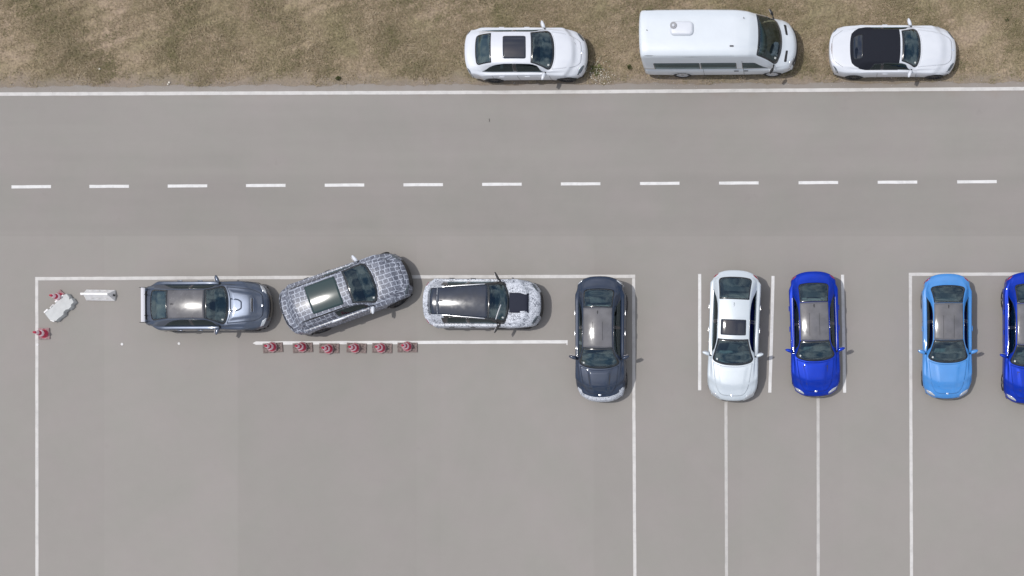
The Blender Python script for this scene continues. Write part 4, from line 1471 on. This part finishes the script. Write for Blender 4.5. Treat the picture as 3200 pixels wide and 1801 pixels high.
# 9, 11 deep blue cars
def blue(px, py, hd, label, **o):
    kw = dict(L=4.80, W=1.90, H=1.46, xwb=1.07, xwt=.27, xrt=-1.16, xrb=-1.98, wr=.60, wrb=.66, wwb=.81, wg=.84, zb=.96, zn=.78, zh=1.02, zd=1.09,
              paint='deep_blue', wrad=.345, crease=1.8, crease_y=.46, sill=.28)
    kw.update(o)
    q = kw
    c = Car('parked_car', px, py, hd, label, 'car', sidewin=[(q['xwb'] - .2, -.32, .06, .96, 0), (-.38, q['xrb'] + .38, .06, .96, .5)], **kw)
    c.windows(); c.interior('seat_pale'); c.wheels('dark'); c.mirrors('deep_blue'); hood(c, 'deep_blue')
    c.surf_patch('roof_panel', 'top', 0, rounded([(c.xrt - .01, -.95), (c.xwt + .025, -.95), (c.xwt + .025, .95), (c.xrt - .01, .95)], .03), ['roof_grey'], None, off=.007, rings=10, label='glossy grey roof panel')
    for y in (-.19, .19): c.strip('roof_rib', [(-.75, y), (.10, y)], .012, 'seam', 'top', 1, off=.012)
    c.fin(c.xrt + .16); c.handles([-.22, -1.0], 'deep_blue')
    h = c.xf
    c.lamps([(h - .52, .86), (h - .22, .56), (h - .17, .60), (h - .32, .84)], [(-h + .42, .86), (-h + .13, .56), (-h + .10, .62), (-h + .24, .84)], 'lamp')
    roundel(c, h - .22); grille(c)
    for sg in (1, -1): c.strip('window_trim', [(.72, sg * .825), (-.3, sg * .838), (-1.4, sg * .825)], .009, 'chrome', 'top', sg, off=.006)
    door_seams(c, [.68, -.34, -1.2])
    return c
blue(2545, 1051, -88.4, 'deep blue saloon just right of the pearl white saloon')

# 10 light blue coupe
c = Car('parked_car', 2952.5, 1058, -89.6, 'light blue coupe with a dark roof inside the right marked bay', 'car',
        L=4.80, W=1.92, H=1.42, xwb=1.05, xwt=.15, xrt=-1.22, xrb=-1.98, wr=.60, wrb=.75, wwb=.82, wg=.835, zb=.95, zn=.77, zh=1.00, zd=1.07,
        paint='sky_blue', wrad=.345, crease=1.3, crease_y=.44, sill=.27,
        sidewin=[(.84, -.50, .06, .96, 0), (-.56, -1.58, .06, .96, .5)])
c.windows(); c.interior(); c.wheels('dark'); c.mirrors('sky_blue'); hood(c, 'sky_blue')
c.surf_patch('roof_panel', 'top', 0, rounded([(-1.23, -.95), (.175, -.95), (.175, .95), (-1.23, .95)], .03), ['roof_grey'], None, off=.007, rings=10, label='glossy dark grey roof panel')
for y in (-.20, .20): c.strip('roof_rib', [(-.75, y), (.10, y)], .012, 'seam', 'top', 1, off=.012)
c.fin(-1.06); c.handles([-.30], 'sky_blue')
c.lamps([(1.88, .86), (2.18, .56), (2.23, .60), (2.08, .84)], [(-1.98, .86), (-2.27, .56), (-2.30, .62), (-2.16, .84)], 'lamp')
roundel(c, 2.18); grille(c)
door_seams(c, [.66, -.56])

blue(3204, 1063, -89.8, 'dark blue car cut off by the right edge of the picture', L=5.05, W=1.96, H=1.5, xwb=1.14, xwt=.28, xrt=-1.26, xrb=-2.10)

# ------------------------------------------------------------------ cones
MATS['cone_red'] = grain(principled('cone_red', (.50, .030, .075), .6), (.50, .030, .075), .15, 12)
MATS['cone_white'] = grain(principled('cone_reflective_band', (.86, .64, .70), .5), (.86, .64, .70), .08, 20)
MATS['cone_base'] = grain(principled('recycled_rubber', (.205, .160, .150), .9), (.205, .160, .150), .3, 18, 6, .5)
MATS['cone_foot'] = grain(principled('cone_foot_plastic', (.30, .19, .20), .85), (.30, .19, .20), .25, 14, 6, .3)
def cone_meshes():
    H = .74
    rad = lambda z: .168 - (.168 - .028) * (z - .05) / (H - .05)
    def fr(z0, z1, e=0.0): return [(rad(z0) + e, z0), (rad(z1) + e, z1)]
    cone = MB().lathe([(.18, .045), (.168, .05), (rad(.3), .3), (rad(.6), .6), (rad(H), H), (.018, H), (.018, H - .1), (0, H - .1)], 24).build('cone', 'cone_red', None, True)
    s1 = MB().lathe([(rad(.24), .24), (rad(.24) + .004, .242), (rad(.36) + .004, .358), (rad(.36), .36)], 24).build('stripe', 'cone_white', None, True)
    s2 = MB().lathe([(rad(.48), .48), (rad(.48) + .004, .482), (rad(.62) + .004, .618), (rad(.62), .62)], 24).build('stripe', 'cone_white', None, True)
    sq = MB().box((0, 0, .026), (.44, .44, .048), bev=.02).build('foot', 'cone_foot')
    a = MB().lathe([(.215, .042), (.215, .072), (.16, .085), (.15, .08)], 8).build('foot', 'cone_foot')
    pl = MB()
    pl.box((.02, 0, .02), (.78, .38, .038), bev=.012)
    pl.box((.34, 0, .042), (.12, .32, .012), bev=.004)
    for sx_, sy in ((.26, .13), (.26, -.13)): pl.box((sx_, sy, .045), (.05, .06, .02), bev=.004)
    pl.box((-.33, 0, .042), (.04, .30, .012), bev=.004)
    plate = pl.build('base_plate', 'cone_base')
    out = [o.data for o in (cone, s1, s2, sq, a, plate)]
    for o in (cone, s1, s2, sq, a, plate): bpy.data.objects.remove(o)
    return out
CM = cone_meshes()
def cone(px, py, rz, label, plate=True, group=None, tilt=(0, 0), dz=0.0, off=0.0):
    x, y = G(px, py)
    e = empty('traffic_cone', (x, y, 0), rz)
    tag(e, label, 'traffic cone', group)
    up = .036 if plate else 0.0
    L = [('cone', CM[0]), ('stripe', CM[1]), ('stripe', CM[2]), ('foot', CM[4] if plate else CM[3])]
    for nme, me in L:
        o = link_mesh(nme, me, e); o.location = (off if plate else 0, dz, up)
    if plate: link_mesh('base_plate', CM[5], e)
words = ['leftmost cone in the row of six along the middle line',
         'second cone from the left in the row along the middle line',
         'third cone from the left in the row along the middle line',
         'fourth cone from the left in the row along the middle line',
         'fifth cone from the left in the row along the middle line',
         'rightmost cone in the row of six along the middle line']
for i, (px, py, of, dy) in enumerate([(852, 1087.5, .02, .02), (945.5, 1087.5, .02, .02), (1028, 1089, .02, -.03), (1113.5, 1088, -.02, -.01), (1193.5, 1088.5, .0, 0.0), (1272.5, 1086.5, .03, .03)]):
    cone(px, py, R(random.uniform(-4, 4)), words[i], True, 'red and white cones in a row on rubber plates', off=of, dz=dy)
cone(139.5, 1043.5, R(2), 'lone red and white cone on the far left line corner, apart from the others', False)
cone(190, 930, R(45), 'red and white cone leaning close to the tipped grey barrier', False)

# ------------------------------------------------------------------ barriers
MATS['barrier_white'] = grain(principled('white_barrier_plastic', (.78, .77, .77), .55), (.78, .77, .77), .06, 6)
MATS['barrier_grey'] = grain(principled('grey_barrier_plastic', (.47, .485, .485), .6), (.47, .485, .485), .05, 5)
def barrier_mesh(L=1.12, Wd=.42, H=.46, wt=.085):
    V = []; 
    P = [(-L / 2, -Wd / 2, 0), (L / 2, -Wd / 2, 0), (L / 2, Wd / 2, 0), (-L / 2, Wd / 2, 0)]
    V = [(x, y, 0.0) for x, y, _ in P] + [(x, y, .06) for x, y, _ in P]
    t = .96
    V += [(sx * (L / 2 - .075), sy * wt / 2, H - .07) for sx, sy in ((-1, -1), (1, -1), (1, 1), (-1, 1))]
    V += [(sx * (L / 2 - .08), sy * wt / 2, H) for sx, sy in ((-1, -1), (1, -1), (1, 1), (-1, 1))]
    F = [(3, 2, 1, 0)]
    for l in range(3):
        for q in range(4):
            a, b = 4 * l + q, 4 * l + (q + 1) % 4
            F.append((a, b, b + 4, a + 4))
    F.append((12, 13, 14, 15))
    return V, F
V, F = barrier_mesh()
x, y = G(317, 923.5)
b1 = empty('barrier', (x, y, 0), R(-1)); tag(b1, 'white wedge-shaped plastic barrier standing upright near the grey saloon', 'barrier')
o = mk('barrier_body', V, F, 'barrier_white', b1, False)
bv = o.modifiers.new('bevel', 'BEVEL'); bv.width = .012; bv.segments = 2
MB().box((-.48, 0, .40), (.20, .085, .10), bev=.015).build('connector_lug', 'barrier_white', b1)
for sx_ in (-.28, .0, .28):
    for sy in (-1, 1):
        MB().box((sx_, sy * .155, .17), (.11, .012, .20), bev=.004).build('side_rib', 'barrier_white', b1)
MB().box((.562, 0, .12), (.03, .07, .12), bev=.01).build('end_socket', 'black', b1)

# the other lies on its side: outline with teeth along both long edges
x, y = G(197, 967)
b2 = empty('barrier', (x, y, 0), R(44)); tag(b2, 'grey notched plastic barrier lying tipped over beside a cone', 'barrier')
outl = [(-.58, .27), (-.36, .30), (-.30, .27), (-.22, .30), (-.12, .30), (-.07, .27), (.18, .29), (.24, .27), (.48, .30), (.62, .24), (.60, .06), (.54, .0), (.64, -.02), (.60, -.20),
        (.44, -.20), (.40, -.26), (.24, -.26), (.16, -.20), (.02, -.20), (-.06, -.27), (-.22, -.26), (-.30, -.24), (-.46, -.25), (-.56, -.12), (-.62, -.02), (-.60, .12)]
outl = [(a * .97, b * 1.0) for a, b in outl]
z0, z1 = .0, .19
V = [(a, b, z0) for a, b in outl] + [(a, b, z1 - .05 * (b < 0)) for a, b in outl] + [(a * .97, b * .95, z1 + .03) for a, b in outl]
n = len(outl)
F = [tuple(range(n))] + [(i, (i + 1) % n, n + (i + 1) % n, n + i) for i in range(n)] + [(n + i, n + (i + 1) % n, 2 * n + (i + 1) % n, 2 * n + i) for i in range(n)] + [tuple(range(2 * n, 3 * n))]
MB().add(V, F).build('barrier_body', 'barrier_grey', b2)
for (a, wdt) in ((-.47, .20), (-.17, .20), (.12, .16), (.36, .22)):
    MB().box((a * .97, .30 + .02 * math.sin(a * 9), .17), (wdt, .07, .10), bev=.02).build('edge_lug', 'barrier_white', b2)
MB().box((-.55, -.11, .15), (.06, .16, .08), rz=R(25), bev=.015).build('end_lug', 'barrier_white', b2)

# small marker studs on the asphalt
for (px, py, lab) in ((381.5, 1076, 'small white dot on bare asphalt, left of the dot under the grey saloon'), (559.5, 1074, 'small white marker dot on the asphalt right under the grey saloon'), (117, 1077, 'small white marker dot on the far left bay line')):
    o = MB().lathe([(.055, 0.004), (.05, .016), (.0, .018)], 14).build('marker_stud', 'line_bright')
    o.location = (*G(px, py), 0.0); tag(o, lab, 'marker')

# ------------------------------------------------------------------ verge vegetation
def grass_mat():
    m = principled('grass_blades', (.2, .17, .1), .8, spec=.2)
    b = m.node_tree.nodes['Principled BSDF']
    t = N(m, 'ShaderNodeTexCoord')
    n = N(m, 'ShaderNodeTexNoise', Scale=.8, Detail=5.0, Roughness=.65, Distortion=.5)
    LK(m, t.outputs['Object'], n.inputs['Vector'])
    at = N(m, 'ShaderNodeAttribute'); at.attribute_name = 'tone'
    ad = N(m, 'ShaderNodeMath', operation='MULTIPLY_ADD')
    ad.inputs[1].default_value = .28
    LK(m, at.outputs['Fac'], ad.inputs[0]); LK(m, n.outputs['Fac'], ad.inputs[2])
    r = N(m, 'ShaderNodeValToRGB')
    cols = [(.38, (.195, .19, .088)), (.52, (.275, .24, .14)), (.66, (.35, .29, .19)), (.80, (.45, .365, .255)), (.95, (.64, .54, .40))]
    els = r.color_ramp.elements
    while len(els) < len(cols): els.new(.5)
    for e, (p, c_) in zip(els, cols): e.position = p; e.color = (*c_, 1)
    LK(m, ad.outputs[0], r.inputs['Fac'])
    LK(m, r.outputs['Color'], b.inputs['Base Color'])
    return m
MATS['grass'] = grass_mat()

def field(x, y, sc_, seed):
    """smooth pseudo noise for clumping"""
    r_ = np.random.default_rng(seed)
    v = np.zeros_like(x)
    for k in range(14):
        a = r_.uniform(0, 2 * math.pi); f = sc_ * r_.uniform(.5, 2.4)
        v += np.sin((x * math.cos(a) + y * math.sin(a)) * f + r_.uniform(0, 6.28)) / (1 + .4 * k)
    return v

def scatter(nb, x0, x1, y0, y1, h0, h1, w0, w1, seed):
    r_ = np.random.default_rng(seed)
    x = r_.uniform(x0, x1, nb * 2); y = r_.uniform(y0, y1, nb * 2)
    ey = np.array([edge_y(a) for a in x])
    dens = field(x, y, 1.6, 3) * .22 + field(x, y, 6.0, 5) * .18 + .62
    dist = y - ey
    dens *= np.clip((dist - .02 + .12 * field(x, y, 4.0, 9)) / .55, .03, 1)
    keep = (r_.uniform(0, 1, nb * 2) < dens) & (dist > .02)
    x, y = x[keep][:nb], y[keep][:nb]
    n = len(x)
    a = r_.uniform(0, 2 * math.pi, n)
    h = r_.uniform(h0, h1, n) * (1 + .25 * field(x, y, 2.0, 11)).clip(.35, 1.8)
    w_ = r_.uniform(w0, w1, n)
    lean = r_.uniform(.3, 1.5, n) * h
    dx, dy = np.cos(a), np.sin(a)
    V = np.zeros((n, 3, 3), np.float32)
    V[:, 0] = np.stack([x - dy * w_ / 2, y + dx * w_ / 2, np.full(n, -.012)], 1)
    V[:, 1] = np.stack([x + dy * w_ / 2, y - dx * w_ / 2, np.full(n, -.012)], 1)
    V[:, 2] = np.stack([x + dx * lean, y + dy * lean, h], 1)
    tone = r_.uniform(-.0, 1.0, n)
    return V, tone

def grass_object(name, parts):
    V = np.concatenate([p[0] for p in parts]); tone = np.concatenate([p[1] for p in parts])
    n = len(V)
    me = bpy.data.meshes.new(name)
    me.vertices.add(n * 3); me.loops.add(n * 3); me.polygons.add(n)
    me.vertices.foreach_set('co', V.ravel())
    me.loops.foreach_set('vertex_index', np.arange(n * 3, dtype=np.int32))
    me.polygons.foreach_set('loop_start', np.arange(0, n * 3, 3, dtype=np.int32))
    me.polygons.foreach_set('loop_total', np.full(n, 3, dtype=np.int32))
    at = me.attributes.new('tone', 'FLOAT', 'POINT')
    at.data.foreach_set('value', np.repeat(tone, 3).astype(np.float32))
    me.materials.append(MATS['grass'])
    me.update(); me.validate()
    o = link_mesh(name, me)
    tag(o, 'short dry brown and green grass covering the verge beside the road', 'grass', kind='stuff')
    return o
yv = edge_y(0)
grass_object('grass', [scatter(150000, -21.5, 21.5, yv - .3, 11.9, .03, .085, .012, .03, 21),
                       scatter(12000, -21.5, 21.5, yv - .2, 11.9, .08, .19, .010, .02, 22),
                       scatter(40000, -32, 32, yv - .3, 20, .04, .10, .02, .04, 23)])

MATS['leaf'] = grain(principled('weed_leaf', (.22, .235, .10), .7), (.22, .235, .10), .3, 8)
MATS['petal'] = principled('pale_petals', (.72, .68, .60), .7)
MATS['stalk'] = principled('dry_stalk', (.34, .32, .22), .8)
def weed(px, py, r, label, n=26):
    x, y = G(px, py)
    e = empty('weed', (x, y, -.012)); tag(e, label, 'plant')
    V = []; F = []
    for i in range(n):
        a = random.uniform(0, 6.28); l = r * random.uniform(.5, 1.0); wd = l * .17; h = random.uniform(.05, .16)
        d = Vector((math.cos(a), math.sin(a), 0)); q = Vector((-d.y, d.x, 0))
        k = len(V)
        p0 = Vector((0, 0, .01)); p1 = d * l * .5 + Vector((0, 0, h)); p2 = d * l + Vector((0, 0, h * .6))
        V += [p0, p1 + q * wd, p2, p1 - q * wd]
        F += [(k, k + 1, k + 2), (k, k + 2, k + 3)]
    mk('leaves', V, F, 'leaf', e, False)
    MB().tube([(0, 0, 0), (.01, .0, .12)], [.01, .004], 6).build('stem', 'stalk', e)
weed(1058, 247, .15, 'low green leafy weed at the road edge, left of the white fastback', 34)
weed(1968, 212, .15, 'yellow-green weed just behind the rear wheel side of the white van', 26)
weed(1866, 220, .32, 'green weed beside the front bumper of the white fastback', 26)
weed(3145, 65, .10, 'tiny dark green tuft in the grass at the upper right', 12)

# pale flowering ground weed in front of the fastback
b = MB(); s_ = MB()
for i in range(150):
    u = random.gauss(0, 1); v = random.gauss(0, 1)
    px = 1874 + u * 21 + v * 8; py = 236 + v * 20
    if not (1832 < px < 1925 and 193 < py < 271): continue
    x, y = G(px, py); z = random.uniform(.03, .12); r = random.uniform(.008, .019)
    b.lathe([(r * .5, z - r * .4), (r, z), (r * .6, z + r * .45), (0, z + r * .55)], 6, 'Z', (x, y, 0))
    s_.tube([(x, y, -.012), (x + random.uniform(-.02, .02), y, z)], .003, 4)
e = empty('flowering_weed', (0, 0, 0)); tag(e, 'patch of small pale blossoms by the front bumper of the white fastback', 'flowers')
b.build('blossoms', 'petal', e)['kind'] = 'stuff'
s_.build('stems', 'stalk', e)['kind'] = 'stuff'
o = MB().tube([(*G(1856, 214), .05), (*G(1868, 196), .09), (*G(1881, 176), .12)], [.012, .014, .006], 6).build('dry_stalk', 'stalk')
tag(o, 'pale dry stalk lying in the grass before the nose of the white fastback', 'stalk')

# loose stones and litter along the margin
st = MB()
for i in range(420):
    px = random.uniform(-100, 3300)
    x = (px - 1600) / 80.0
    y = edge_y(x) + random.gauss(.05, .16)
    r = random.uniform(.008, .022)
    st.lathe([(r, 0.0), (r * .8, r * .6), (0, r * .9)], 5, 'Z', (x, y, 0.0))
o = st.build('gravel', principled('pale_gravel', (.36, .33, .30), .9)); tag(o, 'loose pale gravel scattered along the crumbling asphalt edge', 'gravel', kind='stuff')
for (px, py, lab, r) in ((312.5, 217, 'single white pebble in the grass at the left', .04), (530, 259, 'pair of white pebbles at the road edge on the left', .04)):
    q = MB(); q.lathe([(r, 0), (r * .8, r * .6), (0, r)], 7)
    if 'pair' in lab: q.lathe([(r * .8, 0), (r * .6, r * .5), (0, r * .8)], 7, 'Z', (-.05, -.07, 0))
    o = q.build('pebble', 'petal'); o.location = (*G(px, py), .03); tag(o, lab, 'stone')
o = MB().tube([(0, 0, .006), (.01, .06, .012), (.0, .12, .006)], .01, 5).build('twig', 'black')
o.location = (*G(1529, 381), 0); tag(o, 'tiny dark twig lying alone on the far lane', 'twig')
